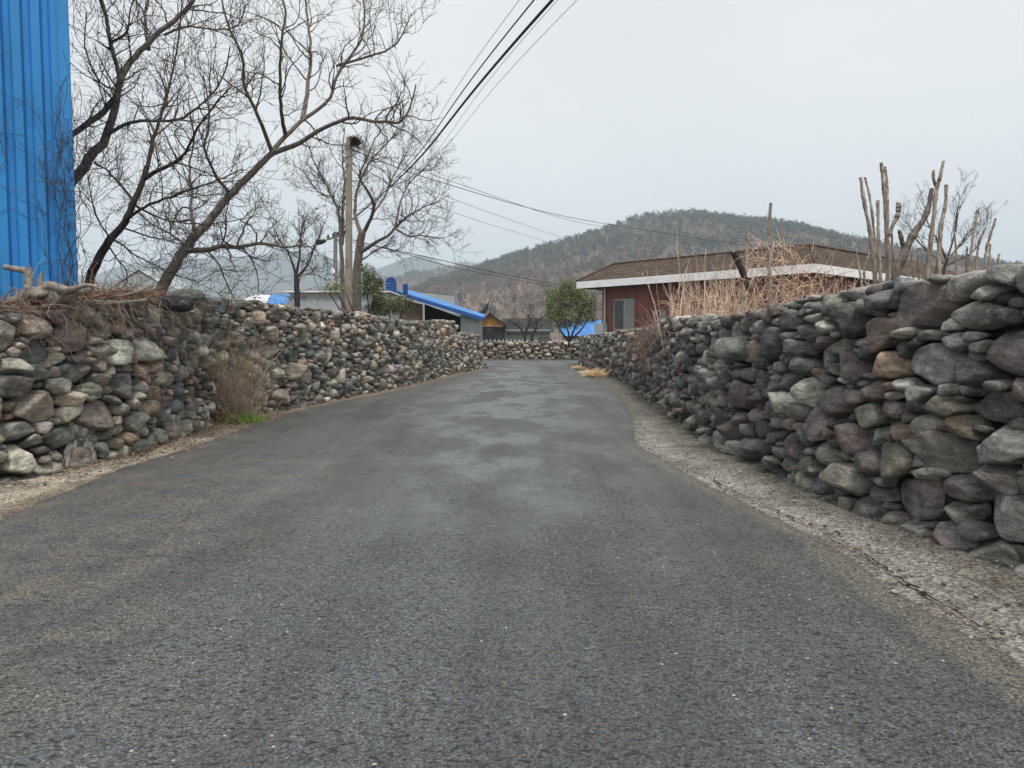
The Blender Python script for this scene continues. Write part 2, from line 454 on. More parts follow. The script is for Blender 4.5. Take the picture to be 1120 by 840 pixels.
def make_wall(path, Hf_pts, thick, side, scale, pal, seed, label, nparts, round_share=.5, capstep=.25, stretch=1.85, gain=1.17):
    """path: list of (x,y) along the foot; side=+1 if the road lies to the left of travel direction"""
    r = np.random.default_rng(seed)
    fine = spline(np.array(path), 400)
    seg = np.linalg.norm(np.diff(fine, axis=0), axis=1); S = np.concatenate([[0], np.cumsum(seg)]); L = S[-1]
    def frame(s):
        x = np.interp(s, S, fine[:, 0]); y = np.interp(s, S, fine[:, 1])
        e = .25
        tx = np.interp(min(s + e, L), S, fine[:, 0]) - np.interp(max(s - e, 0), S, fine[:, 0])
        ty = np.interp(min(s + e, L), S, fine[:, 1]) - np.interp(max(s - e, 0), S, fine[:, 1])
        T = np.array([tx, ty, 0]) / math.hypot(tx, ty)
        Nn = np.array([-T[1], T[0], 0]) * side
        return np.array([x, y, 0.0]), T, Nn
    hs = [h for _, h in Hf_pts]; ss = []
    for yv, _ in Hf_pts:                       # heights are given by forward distance
        ss.append(S[np.argmin(np.abs(fine[:, 1] - yv))])
    def Hf(s): return float(np.interp(s, ss, hs))
    st = stretch
    P = pack(L, Hf, scale, r, st)
    base = np.array(fine[len(fine) // 3]); base = np.array([base[0], base[1], 0])
    wall = empty('stone_wall', base, label, 'stone wall')
    cols = np.array([c for c, _ in pal]) * gain; cols = cols * .72 + .28 * cols.mean(1, keepdims=True) * np.array([1.04, 1.0, .93]); wts = np.array([k for _, k in pal], float); wts /= wts.sum()
    items = []
    for i, (u, z, rad) in enumerate(P):
        b = rad * 1.42
        up = rad * (1.0 if z + rad * 1.5 > Hf(u * st) else 1.42)
        poly = [(u - b, z - b * .55), (u - b * .55, z - b), (u + b * .55, z - b), (u + b, z - b * .55), (u + b, z + up * .55), (u + b * .55, z + up), (u - b * .55, z + up), (u - b, z + up * .55)]
        d2 = (P[:, 0] - u) ** 2 + (P[:, 1] - z) ** 2
        nb = np.argsort(d2)[1:22]
        for j in nb:
            dx, dz = P[j, 0] - u, P[j, 1] - z; dl = math.hypot(dx, dz)
            if dl > rad + P[j, 2] + .25: continue
            n = (dx / dl, dz / dl)
            h = (dl * dl + rad * rad - P[j, 2] ** 2) / (2 * dl)
            poly = clip_poly(poly, n, n[0] * u + n[1] * z + h)
            if len(poly) < 3: break
        if len(poly) < 3: continue
        poly = clip_poly(poly, (0, -1), .06)
        if len(poly) < 3: continue
        pp = np.array(poly) * np.array([st, 1])
        c = pp.mean(0)
        planes = []
        gap = .004 + .006 * r.random()
        ext = np.abs(pp - c).max(0)
        for a in range(len(pp)):
            e = pp[(a + 1) % len(pp)] - pp[a]; el = np.hypot(*e)
            if el < .32 * rad: continue
            n = np.array([e[1], -e[0]]) / el
            h = n @ (pp[a] - c)
            if h < 0: n, h = -n, -h
            planes.append((np.array([n[0], n[1], r.normal(0, .22)]), h - gap))
        rs = float(np.sqrt(ext[0] * ext[1]))
        D = min(.07 + rs * r.uniform(.75, 1.1), .28)
        planes.append((np.array([r.normal(0, .2), r.normal(.06, .2), 1]), D * r.uniform(.75, 1)))
        planes.append((np.array([0, 0, -1]), D))
        for _ in range(r.integers(4, 8)):
            n = r.normal(size=3); n[2] = abs(n[2]) + .2; n /= np.linalg.norm(n)
            planes.append((n, (abs(n[0]) * ext[0] + abs(n[1]) * ext[1] + abs(n[2]) * D) * r.uniform(.40, .68)))
        O, T, Nn = frame(c[0])
        wc = r.normal(-.025, .042) - D * .55 + .06 - .07 * c[1]
        ctr = O + np.array([0, 0, c[1]]) + Nn * wc
        v = ctr - np.array([0, 0, CAMH]); dist = np.linalg.norm(v)
        px = 560 + F * ctr[0] / max(ctr[1], .1)
        vis = ctr[1] > .5 and -20 < px < 1140
        cosv = max(.0, -(v @ Nn) / dist)
        score = ext[0] * ext[1] * (cosv * .85 + .15) / dist ** 2 if vis else 0
        col = cols[r.choice(len(cols), p=wts)] * r.uniform(.66, 1.5) * 1.08 * (1 + r.normal(0, .02, 3))
        items.append((score, planes, (r.uniform(6, 10) if r.random() < round_share else r.uniform(18, 50)), rs, ctr, T, Nn, col, dist, (c[0], c[1], ext)))
    items.sort(key=lambda q: -q[0])
    rest = MB()
    for k, (score, planes, p, rs, ctr, T, Nn, col, dist, info) in enumerate(items):
        lv = 5 if k < 25 and nparts else (4 if k < nparts else (3 if dist < 14 else 2))
        v, f = stone_shape(planes, lv, p, r.uniform(.028, .055), max(rs, .03), r)
        rx = r.normal(0, .06); cr, sr = math.cos(rx), math.sin(rx)
        a, b = v[:, 0] * cr - v[:, 1] * sr, v[:, 0] * sr + v[:, 1] * cr
        W = ctr + a[:, None] * T + b[:, None] * np.array([0, 0, 1.0]) + v[:, 2:3] * Nn
        if side < 0: f = f[:, ::-1]
        if k < nparts:
            MB().add(W, f, col).build('stone', M['stone'], wall)
        else:
            rest.add(W, f, col)
    # capping rubble across the wall's thickness
    s = .1
    while s < L - .1:
        for wv in np.arange(-.28, -thick, -.22):
            O, T, Nn = frame(s + r.uniform(-.1, .1))
            rr = r.uniform(.09, .16) * scale ** .5
            pl = [(r.normal(size=3), rr * r.uniform(.7, 1.05)) for _ in range(12)] + [(np.array([0, 1., 0]), rr * .65), (np.array([0, -1., 0]), rr * .65)]
            pl += [(np.array(q, float), rr * 1.3) for q in ((1, 0, 0), (-1, 0, 0), (0, 0, 1), (0, 0, -1))]
            v, f = stone_shape(pl, 2, 6, .05, rr, r)
            ctr = O + Nn * (wv + r.uniform(-.06, .06)) + np.array([0, 0, Hf(s) - rr * .9 + r.uniform(-.07, .03)])
            W = ctr + v[:, :1] * T * 1.3 + v[:, 1:2] * np.array([0, 0, 1.0]) + v[:, 2:3] * Nn
            rest.add(W, f[:, ::-1] if side < 0 else f, cols[r.choice(len(cols), p=wts)] * r.uniform(.8, 1.25))
        s += capstep * scale ** .5 * r.uniform(.8, 1.2)
    tag(rest.build('packed_stones', M['stone'], wall), kind='stuff')
    # earth and rubble core behind the face
    cr_ = MB(); rows = []
    for s in np.linspace(0, L, 120):
        O, T, Nn = frame(s); h = Hf(s) - .2
        rows.append([O + Nn * -.13, O + Nn * (-.15 - .07 * h) + [0, 0, h], O + Nn * -(thick + .05) + [0, 0, h], O + Nn * -(thick + .1)])
    V = np.array(rows).reshape(-1, 3)
    fs = [[i * 4 + j, i * 4 + j + 1, i * 4 + 5 + j, i * 4 + 4 + j] for i in range(119) for j in range(3)]
    fs += [[0, 1, 2, 3], [476, 479, 478, 477]]
    cr_.add(V, fs).build('rubble_core', M['core'], wall, smooth=False)
    return wall, frame, Hf, S, fine

PATH_R = [(4.1, -4), (3.65, 1.5), (3.2, 4.6), (2.95, 6.2), (2.82, 8), (2.78, 10), (2.95, 13), (3.3, 18), (3.75, 24), (3.75, 30), (3.45, 37), (3.9, 40.3), (6, 42.2), (11, 43.4)]
HR = [(-4, 2.0), (4.6, 1.99), (6, 1.98), (7.5, 1.93), (9, 1.83), (11, 1.83), (13, 1.88), (16.5, 1.95), (17.5, 1.93), (18.6, 1.82), (24, 1.82), (30, 1.76), (37, 1.64), (43, 1.6)]
PATH_L = [(-9.5, -3), (-7.4, 2), (-5.9, 5), (-5.2, 7.4), (-4.95, 8.4), (-4.8, 9.5), (-4.95, 11), (-5.12, 12.6), (-5.05, 13.8), (-4.75, 15.3), (-4.37, 16.8), (-4.1, 18.6), (-3.5, 21.8), (-3.0, 26), (-2.3, 31.5), (-1.55, 35.9), (-2.0, 38.2), (-4.5, 40), (-11, 42)]
HL = [(-3, 1.7), (7.5, 1.74), (9, 1.95), (10.5, 2.08), (12.5, 2.2), (14, 2.27), (16, 2.2), (20, 2.2), (24, 2.05), (28, 2.18), (31, 2.26), (31.6, 2.2), (32, 1.78), (36, 1.68), (42, 1.65)]
wr, frR, HfR, SR, fineR = make_wall(PATH_R, HR, .6, +1, .76, PALR, 14, 'dark grey dry stone wall along the right side of the road', 100, round_share=.32)
wl, frL, HfL, SL, fineL = make_wall(PATH_L, HL, .7, -1, .78, PALL, 23, 'brownish grey dry stone wall along the left side of the road, brushwood on its top', 100, round_share=.08, stretch=1.6, gain=1.25)
wf, frF, HfF, SF, fineF = make_wall([(11, 53.8), (4, 53.2), (-2, 53), (-9, 53.4)], [(53, 1.3), (54, 1.3)], .5, +1, .85, PALF, 31, 'low brown stone wall crossing behind the far end of the road', 0, capstep=.4)

# ------------------------------------------------------------------ ground, road, aprons
g = MB()
xs = np.concatenate([-np.geomspace(4200, 15, 24), np.linspace(-13, 16, 30), np.geomspace(18, 4200, 24)])
ys = np.concatenate([-np.geomspace(380, 10, 12), np.linspace(-8, 62, 40), np.geomspace(66, 5150, 26)])
GX, GY = np.meshgrid(xs, ys)
V = np.stack([GX, GY, np.full_like(GX, -.02)], -1).reshape(-1, 3)
nx = len(xs)
idx = np.arange(nx * len(ys)).reshape(len(ys), nx)
Fq = np.stack([idx[:-1, :-1], idx[:-1, 1:], idx[1:, 1:], idx[1:, :-1]], -1).reshape(-1, 4)
tag(g.add(V, Fq).build('ground', M['field']), kind='structure')

def wall_x(fine, y):
    m = fine[:, 1] < 37.0
    return np.interp(y, fine[m, 1], fine[m, 0])
# asphalt edges (traced on the ground)
le = np.array([ground(*p)[:2] for p in ((0, 567), (60, 541), (125, 514), (175, 500), (215, 487), (262, 470), (300, 458))])
re_ = np.array([ground(*p)[:2] for p in ((1120, 730), (1055, 687), (975, 638), (940, 613), (910, 592), (840, 561), (760, 521), (708, 492), (697, 480), (696, 466), (690, 449), (674, 428), (657, 416))])
def left_edge(y):
    if y < le[0, 1]: return le[0, 0] + (y - le[0, 1]) * .9 * -0.42 - 0.0
    if y <= le[-1, 1]: return float(np.interp(y, le[:, 1], le[:, 0]))
    t = min(1, (y - le[-1, 1]) / 5)
    return (1 - t) * le[-1, 0] + t * (wall_x(fineL, y) + .28) if t < 1 else wall_x(fineL, y) + .28
def right_edge(y):
    if y < re_[0, 1]: return re_[0, 0] + (re_[0, 1] - y) * .09
    if y <= re_[-1, 1]: return float(np.interp(y, re_[:, 1], re_[:, 0]))
    return float(wall_x(fineR, y)) - .35 - .5 * max(0, 1 - (y - re_[-1, 1]) / 8)
rows = np.concatenate([np.linspace(-4, 1, 20), np.linspace(1.06, 10, 190), np.linspace(10.1, 38, 170)])
NC = 90
road = MB(); V = []; Cc = []
for y in rows:
    a = left_edge(y) + .06 * fnoise(y * 1.7, 3.1) + .03 * fnoise(y * 7, 9)
    b = right_edge(y) + .03 * fnoise(y * 1.3, 7.7) + .03 * fnoise(y * 6, 1) + (.02 + .0035 * min(y, 16)) * fnoise(y * 17, 5)
    t = np.linspace(0, 1, NC)
    x = a + (b - a) * t
    z = .022 + .03 * (1 - (2 * t - 1) ** 2) - .012 * np.exp(-((t - .33) / .08) ** 2) - .012 * np.exp(-((t - .68) / .08) ** 2)
    z[0] = z[-1] = -.015; z[1] *= .8; z[-2] *= .8
    dl, dr = x - a, b - x
    dirt = np.clip(np.exp(-dl / .9) * 1.0 + .85 * np.exp(-(dr / .5)) + .55 * np.exp(-((x + 2.6) / 1.1) ** 2) * (y < 9), 0, 1)
    damp = np.clip((y - 3.2) / 4, 0, 1) * np.clip(1 - np.abs(t - .52) / .42, 0, 1) ** .5 + .25
    seam = .3 + .04 * math.sin(y * .7)
    wear = ((dr < seam) * 1.0) * (y < 11) * np.clip((11 - y) / 2, 0, 1)
    V.append(np.stack([x, np.full(NC, y), z], -1)); Cc.append(np.stack([dirt, np.clip(damp, 0, 1), wear], -1))
V = np.array(V); idx = np.arange(len(rows) * NC).reshape(len(rows), NC)
Fq = np.stack([idx[:-1, :-1], idx[:-1, 1:], idx[1:, 1:], idx[1:, :-1]], -1).reshape(-1, 4)
road.add(V.reshape(-1, 3), Fq, np.array(Cc).reshape(-1, 3))
# junction beyond the bend
jy = np.linspace(38, 52.6, 30); jx = np.linspace(-12, 12, 60)
GX, GY = np.meshgrid(jx, jy)
zz = .03 + 0 * GX
keep = []
idx = np.arange(GX.size).reshape(GX.shape)
Fq = np.stack([idx[:-1, :-1], idx[:-1, 1:], idx[1:, 1:], idx[1:, :-1]], -1).reshape(-1, 4)
cen = np.stack([GX, GY], -1).reshape(-1, 2)[Fq].mean(1)
Fq = Fq[(cen[:, 1] > 43.2) | ((cen[:, 0] > -1.6) & (cen[:, 0] < 3.6))]
road.add(np.stack([GX, GY, zz], -1).reshape(-1, 3), Fq, np.stack([.25 + 0 * GX, .8 + 0 * GX, 0 * GX], -1).reshape(-1, 3))
tag(road.build('road', M['asphalt']), kind='structure')

def strip(name, f_in, f_out, y0, y1, n, m, z_in, z_out, colf, mat):
    b = MB(); V = []; Cc = []
    for y in np.linspace(y0, y1, n):
        for t in np.linspace(0, 1, m):
            x = f_in(y) + (f_out(y) - f_in(y)) * t
            V.append((x, y, z_in + (z_out - z_in) * t + .012 * fnoise(x * 2.5, y * 2.5, 4)))
            Cc.append(colf(x, y, t))
    idx = np.arange(n * m).reshape(n, m)
    Fq = np.stack([idx[:-1, :-1], idx[:-1, 1:], idx[1:, 1:], idx[1:, :-1]], -1).reshape(-1, 4)
    return tag(b.add(V, Fq, np.array(Cc)).build(name, mat), kind='structure')
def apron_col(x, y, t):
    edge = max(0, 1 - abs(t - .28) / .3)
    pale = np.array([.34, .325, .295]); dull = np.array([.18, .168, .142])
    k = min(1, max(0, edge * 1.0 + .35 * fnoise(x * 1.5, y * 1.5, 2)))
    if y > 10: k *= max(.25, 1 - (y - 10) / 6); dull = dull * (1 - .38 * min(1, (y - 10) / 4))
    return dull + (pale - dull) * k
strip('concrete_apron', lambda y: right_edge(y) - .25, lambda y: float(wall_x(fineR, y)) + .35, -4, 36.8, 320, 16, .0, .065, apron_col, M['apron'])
def verge_col(x, y, t):
    pale = np.array([.40, .345, .275]); dull = np.array([.23, .185, .135])
    k = 1.0 if .30 < t < .62 else .2
    if y > 10.5: k *= max(0, 1 - (y - 10.5) / 3)
    return dull + (pale - dull) * max(0, min(1, k + .5 * fnoise(x * 2, y * 2, 8)))
strip('earth_verge', lambda y: left_edge(y) + .3, lambda y: float(wall_x(fineL, y)) - .35, 2, 36.5, 280, 14, .004, .05, verge_col, M['apron'])

# crack along the apron
cr = MB()
cy_ = np.linspace(3.7, 8.2, 140)
cp = np.array([(right_edge(y) + .04 + .05 * fnoise(y * 1.6, 2) + .03 * fnoise(y * 8, 6), y, 0) for y in cy_])
wd = [.6 * max(0, .008 + .022 * fnoise(y * 2.2, 5) + .008 * fnoise(y * 12, 1)) for y in cy_]
z = .036
Vl = [(p[0] - q, p[1], z) for p, q in zip(cp, wd)]; Vr = [(p[0] + q, p[1] + .004, z) for p, q in zip(cp, wd)]
cr.add(np.array(Vl + Vr), [[i, i + 1, 141 + i, 140 + i] for i in range(139)])
tag(cr.build('pavement_crack', M['dark']), kind='structure')

# pebbles and leaf litter beside the crack
def pebble(px, py, size, col, label):
    p = ground(px, py, .03)
    r = np.random.default_rng(int(px * 7 + py))
    pl = [(r.normal(size=3), size * r.uniform(.7, 1.1)) for _ in range(14)] + [(np.array(q, float), size) for q in ((1, 0, 0), (-1, 0, 0), (0, 1, 0), (0, -1, 0))] + [(np.array([0, 0, 1.]), size * .6), (np.array([0, 0, -1.]), size * .6)]
    v, f = stone_shape(pl, 3, 6, .05, size, r)
    p[2] += size * .4
    o = MB().add(v * [1.3, 1, 1] + p, f, col).build('pebble', M['stone'], loc=p)
    tag(o, label, 'pebble', 'loose pebbles on the concrete apron')
pebble(979, 637, .022, (.3, .29, .25), 'pale pebble at the edge of the cracked concrete apron, larger of two close together')
pebble(978, 648, .017, (.5, .48, .43), 'small whitish chip just in front of the larger pale pebble')
pebble(1008, 647, .017, (.42, .4, .36), 'whitish chip lying alone on the crack in the concrete apron')
pebble(1101, 634, .022, (.28, .19, .1), 'tan brown pebble beside the long bottom stone of the right wall')
pebble(1089, 627, .018, (.38, .37, .35), 'pale grey pebble next to the tan pebble under the right wall')
lf = MB(); r = np.random.default_rng(3)
def leaf(mb, p, size, col, r, flat=.3):
    n = r.normal(size=3) * flat + (0, 0, 1); n /= np.linalg.norm(n)
    a = np.cross(n, r.normal(size=3)); a /= np.linalg.norm(a); b = np.cross(n, a)
    q = np.array([-a * size, b * size * .45 + n * size * .12, a * size, -b * size * .45]) + p
    mb.add(q, [[0, 1, 2, 3]], col)
for _ in range(420):
    i = r.integers(0, 140); p = cp[i] + [r.normal(-.02, .04), r.normal(0, .06), .04 + r.uniform(0, .01)]
    leaf(lf, p, r.uniform(.006, .014), np.array([.24, .14, .085]) * r.uniform(.5, 1.3), r)
for _ in range(260):
    y = r.uniform(5, 30); p = np.array([wall_x(fineR, y) - abs(r.normal(0, .15)) - .05, y, .07 + r.uniform(0, .02)])
    leaf(lf, p, r.uniform(.012, .03), np.array([.2, .14, .08]) * r.uniform(.5, 1.3), r)
for _ in range(1500):
    y = r.uniform(8, 14) if r.random() < .8 else r.uniform(14, 32)
    p = np.array([wall_x(fineL, y) + abs(r.normal(0, .28)) + .02, y, .055 + r.uniform(0, .03)])
    leaf(lf, p, r.uniform(.012, .035), np.array([.22, .14, .08]) * r.uniform(.5, 1.4), r)
tag(lf.build('leaf_litter', M['leaf'], smooth=False), 'scattered dry brown leaves along both wall feet', 'leaf litter', kind='stuff')

gv = MB(); r = np.random.default_rng(19); gpl = []
for q in range(8):
    pl = [(r.normal(size=3), r.uniform(.7, 1.05)) for _ in range(12)] + [(np.array(e, float), 1) for e in ((1, 0, 0), (-1, 0, 0), (0, 1, 0), (0, -1, 0), (0, 0, 1), (0, 0, -1))]
    gpl.append(stone_shape(pl, 2, 12, .04, 1, r))
for _ in range(1700):
    right = r.random() < .65
    y = 3.6 + 26 * r.random() ** 2
    if right:
        a, b_ = right_edge(y), float(wall_x(fineR, y)); u = r.random() ** .6 if r.random() < .7 else r.normal(.08, .07)
        x = a + (b_ - a) * u; z = .012 + .06 * max(0, u)
    else:
        y = 7.4 + 18 * r.random() ** 1.6; a, b_ = left_edge(y), float(wall_x(fineL, y)); u = r.random() ** .6; x = a + (b_ - a) * u; z = .02 + .035 * u
    sz = .004 + .014 * r.random() ** 3
    v, f = gpl[r.integers(0, 8)]; an_ = r.uniform(0, 6.28); ca, sa = math.cos(an_), math.sin(an_)
    v = v * [1.2, .9, .65] * sz; v = np.stack([v[:, 0] * ca - v[:, 1] * sa, v[:, 0] * sa + v[:, 1] * ca, v[:, 2]], -1)
    gv.add(v + [x, y, z + sz * .4], f, np.array([.26, .245, .215]) * r.uniform(.45, 1.7))
tag(gv.build('loose_gravel', M['stone']), 'loose gravel and grit along the feet of both walls', 'gravel', kind='stuff')

# ------------------------------------------------------------------ plants: stems, straw, grass
def wander(p, d, L, n, r, wob=.25, up=0.0, grav=0.0):
    pts = [np.array(p, float)]; d = np.array(d, float); d /= np.linalg.norm(d)
    for k in range(n):
        d = d + r.normal(0, wob, 3) + np.array([0, 0, up - grav * k / n]); d /= np.linalg.norm(d)
        pts.append(pts[-1] + d * L / n)
    return np.array(pts)

def stalks(mb, n, basef, hf, rad, colf, r, lean=.15, wob=.08, branch=2, seg=6):
    for _ in range(n):
        p = basef(); h = hf()
        d = np.array([r.normal(0, lean), r.normal(0, lean), 1])
        q = wander(p, d, h, seg, r, wob)
        c = colf(); rr = rad * r.uniform(.6, 1.4)
        mb.tube(q, np.linspace(rr, rr * .45, seg + 1), 4, c, cap=False)
        for _ in range(branch):
            k = r.integers(1, seg)
            e = wander(q[k], (q[k] - q[k - 1]) / np.linalg.norm(q[k] - q[k - 1]) + r.normal(0, .5, 3), h * r.uniform(.12, .4), 4, r, .2, .02)
            mb.tube(e, np.linspace(rr * .6, rr * .25, 5), 3, c, cap=False)

def straw_clump(px, py, w, h, label, n):
    p = ground(px, py, .03); r = np.random.default_rng(int(px))
    mb = MB()
    for _ in range(n):
        a = r.uniform(0, 6.28); q = p + np.array([r.normal(0, w * .22), r.normal(0, w * .15), .02])
        d = np.array([math.cos(a) * 1.2, math.sin(a) * .9, r.uniform(.3, 1.3)])
        k = wander(q, d, r.uniform(.5, 1.25) * h, 5, r, .15, 0, .5)
        k[:, 2] = np.maximum(k[:, 2], .045)
        mb.tube(k, np.linspace(.008, .003, 6), 3, np.array([.95, .74, .45]) * r.uniform(.6, 1.25), cap=False)
    tag(mb.build('straw_clump', M['straw'], loc=p), label, 'straw', 'straw clumps at the foot of the right wall')
straw_clump(650, 412, .55, .42, 'golden straw clump at the foot of the right wall, larger and nearer one', 700)
straw_clump(632, 404, .3, .25, 'small pale straw clump at the end of the right wall', 350)

# dry weed shrub and grass tuft at the left wall
r = np.random.default_rng(5)
b0 = ground(249, 463)
sh = MB()
stalks(sh, 300, lambda: b0 + np.array([r.normal(0, .28), r.normal(.0, .14), 0]), lambda: r.uniform(.5, 1.85), .004,
       lambda: np.array([.46, .37, .27]) * r.uniform(.5, 1.5), r, .3, .14, 4, 7)
stalks(sh, 6, lambda: b0 + np.array([r.normal(0, .15), -.05, 0]), lambda: r.uniform(1.3, 1.8), .009, lambda: np.array([.4, .33, .25]), r, .2, .1, 2, 7)
tag(sh.build('dry_shrub', M['straw'], loc=b0), 'dry brown weed bush with thin stems leaning on the left wall', 'shrub')
gr = MB(); g0 = ground(266, 461, .03)
for _ in range(900):
    q = g0 + np.array([r.normal(0, .14), r.normal(0, .1), 0])
    k = wander(q, (r.normal(0, .5), r.normal(0, .5), 1), r.uniform(.07, .19), 3, r, .2, 0, .3)
    gr.tube(k, [.006, .005, .004, .001], 3, np.array([.26, .46, .05]) * r.uniform(.6, 1.4), cap=False)
tag(gr.build('grass_tuft', M['leaf'], loc=g0), 'bright green grass tuft below the dry bush at the left wall', 'grass')

# vines and brush on top of the left wall
r = np.random.default_rng(8)
def topL(y, w=-.3, dz=0): 
    s = SL[np.argmin(np.abs(fineL[:330, 1] - y))]
    O, T, N = frL(s); return O + N * w + np.array([0, 0, HfL(s) + dz]), T, N
br = MB()
for _ in range(1100):
    y = r.uniform(7.6, 10.8); p, T, N = topL(y, r.uniform(-.65, -.05), r.uniform(-.04, .10))
    d = r.normal(size=3) * [1, 1, .22] + T * .5
    k = wander(p, d, r.uniform(.15, .6), 6, r, .28, .0, .1)
    c = np.array([.2, .135, .10]) * r.uniform(.5, 1.5) if r.random() < .75 else np.array([.36, .31, .26])
    br.tube(k, np.linspace(.0055, .002, 7) * r.uniform(.4, 1.3), 3, c, cap=False)
for _ in range(260):                                    # hanging over the face
    y = r.uniform(7.7, 12.5); p, T, N = topL(y, .03, r.uniform(-.35, .08))
    d = N * .5 + T * r.normal(0, .6) + np.array([0, 0, r.uniform(-.5, .4)])
    k = wander(p, d, r.uniform(.25, .75), 7, r, .2, -.12, .15)
    br.tube(k, np.linspace(.0035, .0015, 8), 3, np.array([.22, .17, .14]) * r.uniform(.5, 1.4), cap=False)
p0, _, _ = topL(9.5)
tag(br.build('brushwood_heap', M['straw'], loc=p0), 'tangled heap of dry brown brushwood lying along the top of the left wall', 'brushwood')
dl = MB()
for _ in range(1200):
    y = r.uniform(8, 10.6); p, T, N = topL(y, r.uniform(-.5, .0), r.uniform(.0, .1))
    leaf(dl, p, r.uniform(.012, .035), np.array([.3, .155, .07]) * r.uniform(.5, 1.3), r, .8)
tag(dl.build('fallen_leaves', M['leaf'], loc=p0, smooth=False), 'rusty brown fallen leaves caught in the brushwood on the left wall', 'leaves', kind='stuff')

# weathered stump with a forked root, and logs, on the wall
st = empty('tree_stump', topL(8.25, -.3, -.05)[0], 'pale weathered tree stump with a forked root, lying on the left wall', 'stump')
def pp(px, py, Y): return at(px, py, Y)
Yst = 8.25
b = MB(); body = spline([pp(10, 338, Yst), pp(32, 326, Yst), pp(58, 316, Yst), pp(86, 318, Yst + .1)], 24)
rad = np.interp(np.linspace(0, 1, 24), [0, .08, .3, .55, .8, 1], [.03, .085, .10, .08, .06, .025])
b.tube(body, rad, 22)
for vv in b.v[:1]:
    for i_ in range(len(vv)):
        p_ = vv[i_]; c_ = body[i_ // 22]
        vv[i_] = c_ + (p_ - c_) * (1 + .75 * fnoise(p_[0] * 7, p_[1] * 7, p_[2] * 14, 4))
b.build('stump_body', M['dead'], st)
for pts, r0, r1 in (([(40, 326), (45, 338), (42, 350)], .045, .02), ([(75, 318), (95, 312), (112, 316)], .035, .012)):
    q = spline([pp(x, y, Yst - .05) for x, y in pts], 16)
    MB().tube(q, np.linspace(r0, r1, 16) * (1 + .1 * np.sin(np.arange(16) * 2.7)), 9).build('root', M['dead'], st)
v_, f_ = ICO[4]; c_ = pp(36, 336, Yst)
k_ = np.array([1 + .9 * fnoise(q[0] * 2.2, q[1] * 2.2, q[2] * 2.2 + 3, 6) for q in v_])[:, None]
MB().add(v_ * k_ * [.2, .16, .12] + c_, f_).build('rotten_base', M['barkd'], st)
for pts, r0, r1 in (([(33, 320), (31, 305), (29, 297), (22, 295), (5, 292)], .05, .03), ([(44, 318), (44, 306), (47, 297)], .042, .014), ([(35, 305), (34, 296), (31, 289)], .02, .006)):
    q = spline([pp(x, y, Yst) for x, y in pts], 18)
    MB().tube(q, np.linspace(r0, r1, 18) * (1 + .1 * np.sin(np.arange(18) * 2.3)), 9).build('root', M['dead'], st)
def log(pts, Y0, Y1, r0, r1, label):
    q = spline([pp(x, y, Y0 + (Y1 - Y0) * i / (len(pts) - 1)) for i, (x, y) in enumerate(pts)], 22)
    o = MB().tube(q, np.linspace(r0, r1, 22) * (1 + .08 * np.sin(np.arange(22) * 1.3)), 10).build('log', M['dead'], loc=q[0])
    tag(o, label, 'log', 'logs lying on the left wall')
log([(55, 326), (75, 321), (95, 317)], 8.2, 8.8, .075, .05, 'thick grey log lying beside the stump on the left wall')
log([(62, 338), (92, 330), (130, 331), (160, 328)], 8.3, 9.6, .035, .018, 'thin grey branch lying along the left wall top below the thick log')
log([(110, 327), (140, 322), (168, 312)], 9, 9.8, .02, .012, 'slim pale stick poking up out of the brushwood heap')
def boulder(px, py, Y, w, h, d, col, name, label, cat, mat):
    c = at(px, py, Y); r = np.random.default_rng(int(px))
    pl = [(r.normal(size=3), .92 * r.uniform(.85, 1.1)) for _ in range(10)] + [(np.array(q, float), 1) for q in ((1, 0, 0), (-1, 0, 0), (0, 1, 0), (0, -1, 0), (0, 0, 1), (0, 0, -1))]
    v, f = stone_shape(pl, 4, 5, .04, 1, r)
    o = MB().add(v * [w, d, h] + c, f, col).build(name, mat, loc=c)
    tag(o, label, cat)
boulder(192, 333, 10.3, .26, .13, .2, (.03, .03, .032), 'boulder', 'black rounded boulder on top of the left wall behind the brushwood', 'boulder', M['stone'])
boulder(207, 322, 10.6, .22, .1, .2, (.12, .125, .11), 'boulder', 'mossy grey flat boulder on the left wall beside the black one', 'boulder', M['stone'])
# mortar smear low on the left wall
mo = MB(); r = np.random.default_rng(2)
for px, py, w_, h_ in ((124, 462, .12, .17), (122, 492, .07, .2), (126, 512, .06, .14), (112, 500, .09, .12)):
    s = SL[np.argmin(np.abs(fineL[:330, 1] - ground(165, 500)[1] + (165 - px) * .018))]
    O, T, N = frL(s); z = 1.5 - (py - 370) / F * O[1]
    v, f = ICO[4]
    k = np.array([1 + .5 * fnoise(q[0] * 1.8 + px, q[1] * 1.8 + py, q[2] * 1.8, 5) for q in v])[:, None]
    mo.add(O - N * (.05 + .07 * z) + np.array([0, 0, z]) + v[:, :1] * k * w_ * 1.6 * T + v[:, 1:2] * k * h_ * 1.4 * np.array([0, 0, 1]) + v[:, 2:3] * k * .05 * N, f[:, ::-1])
mo.build('mortar_patch', M['mortar'], wl)

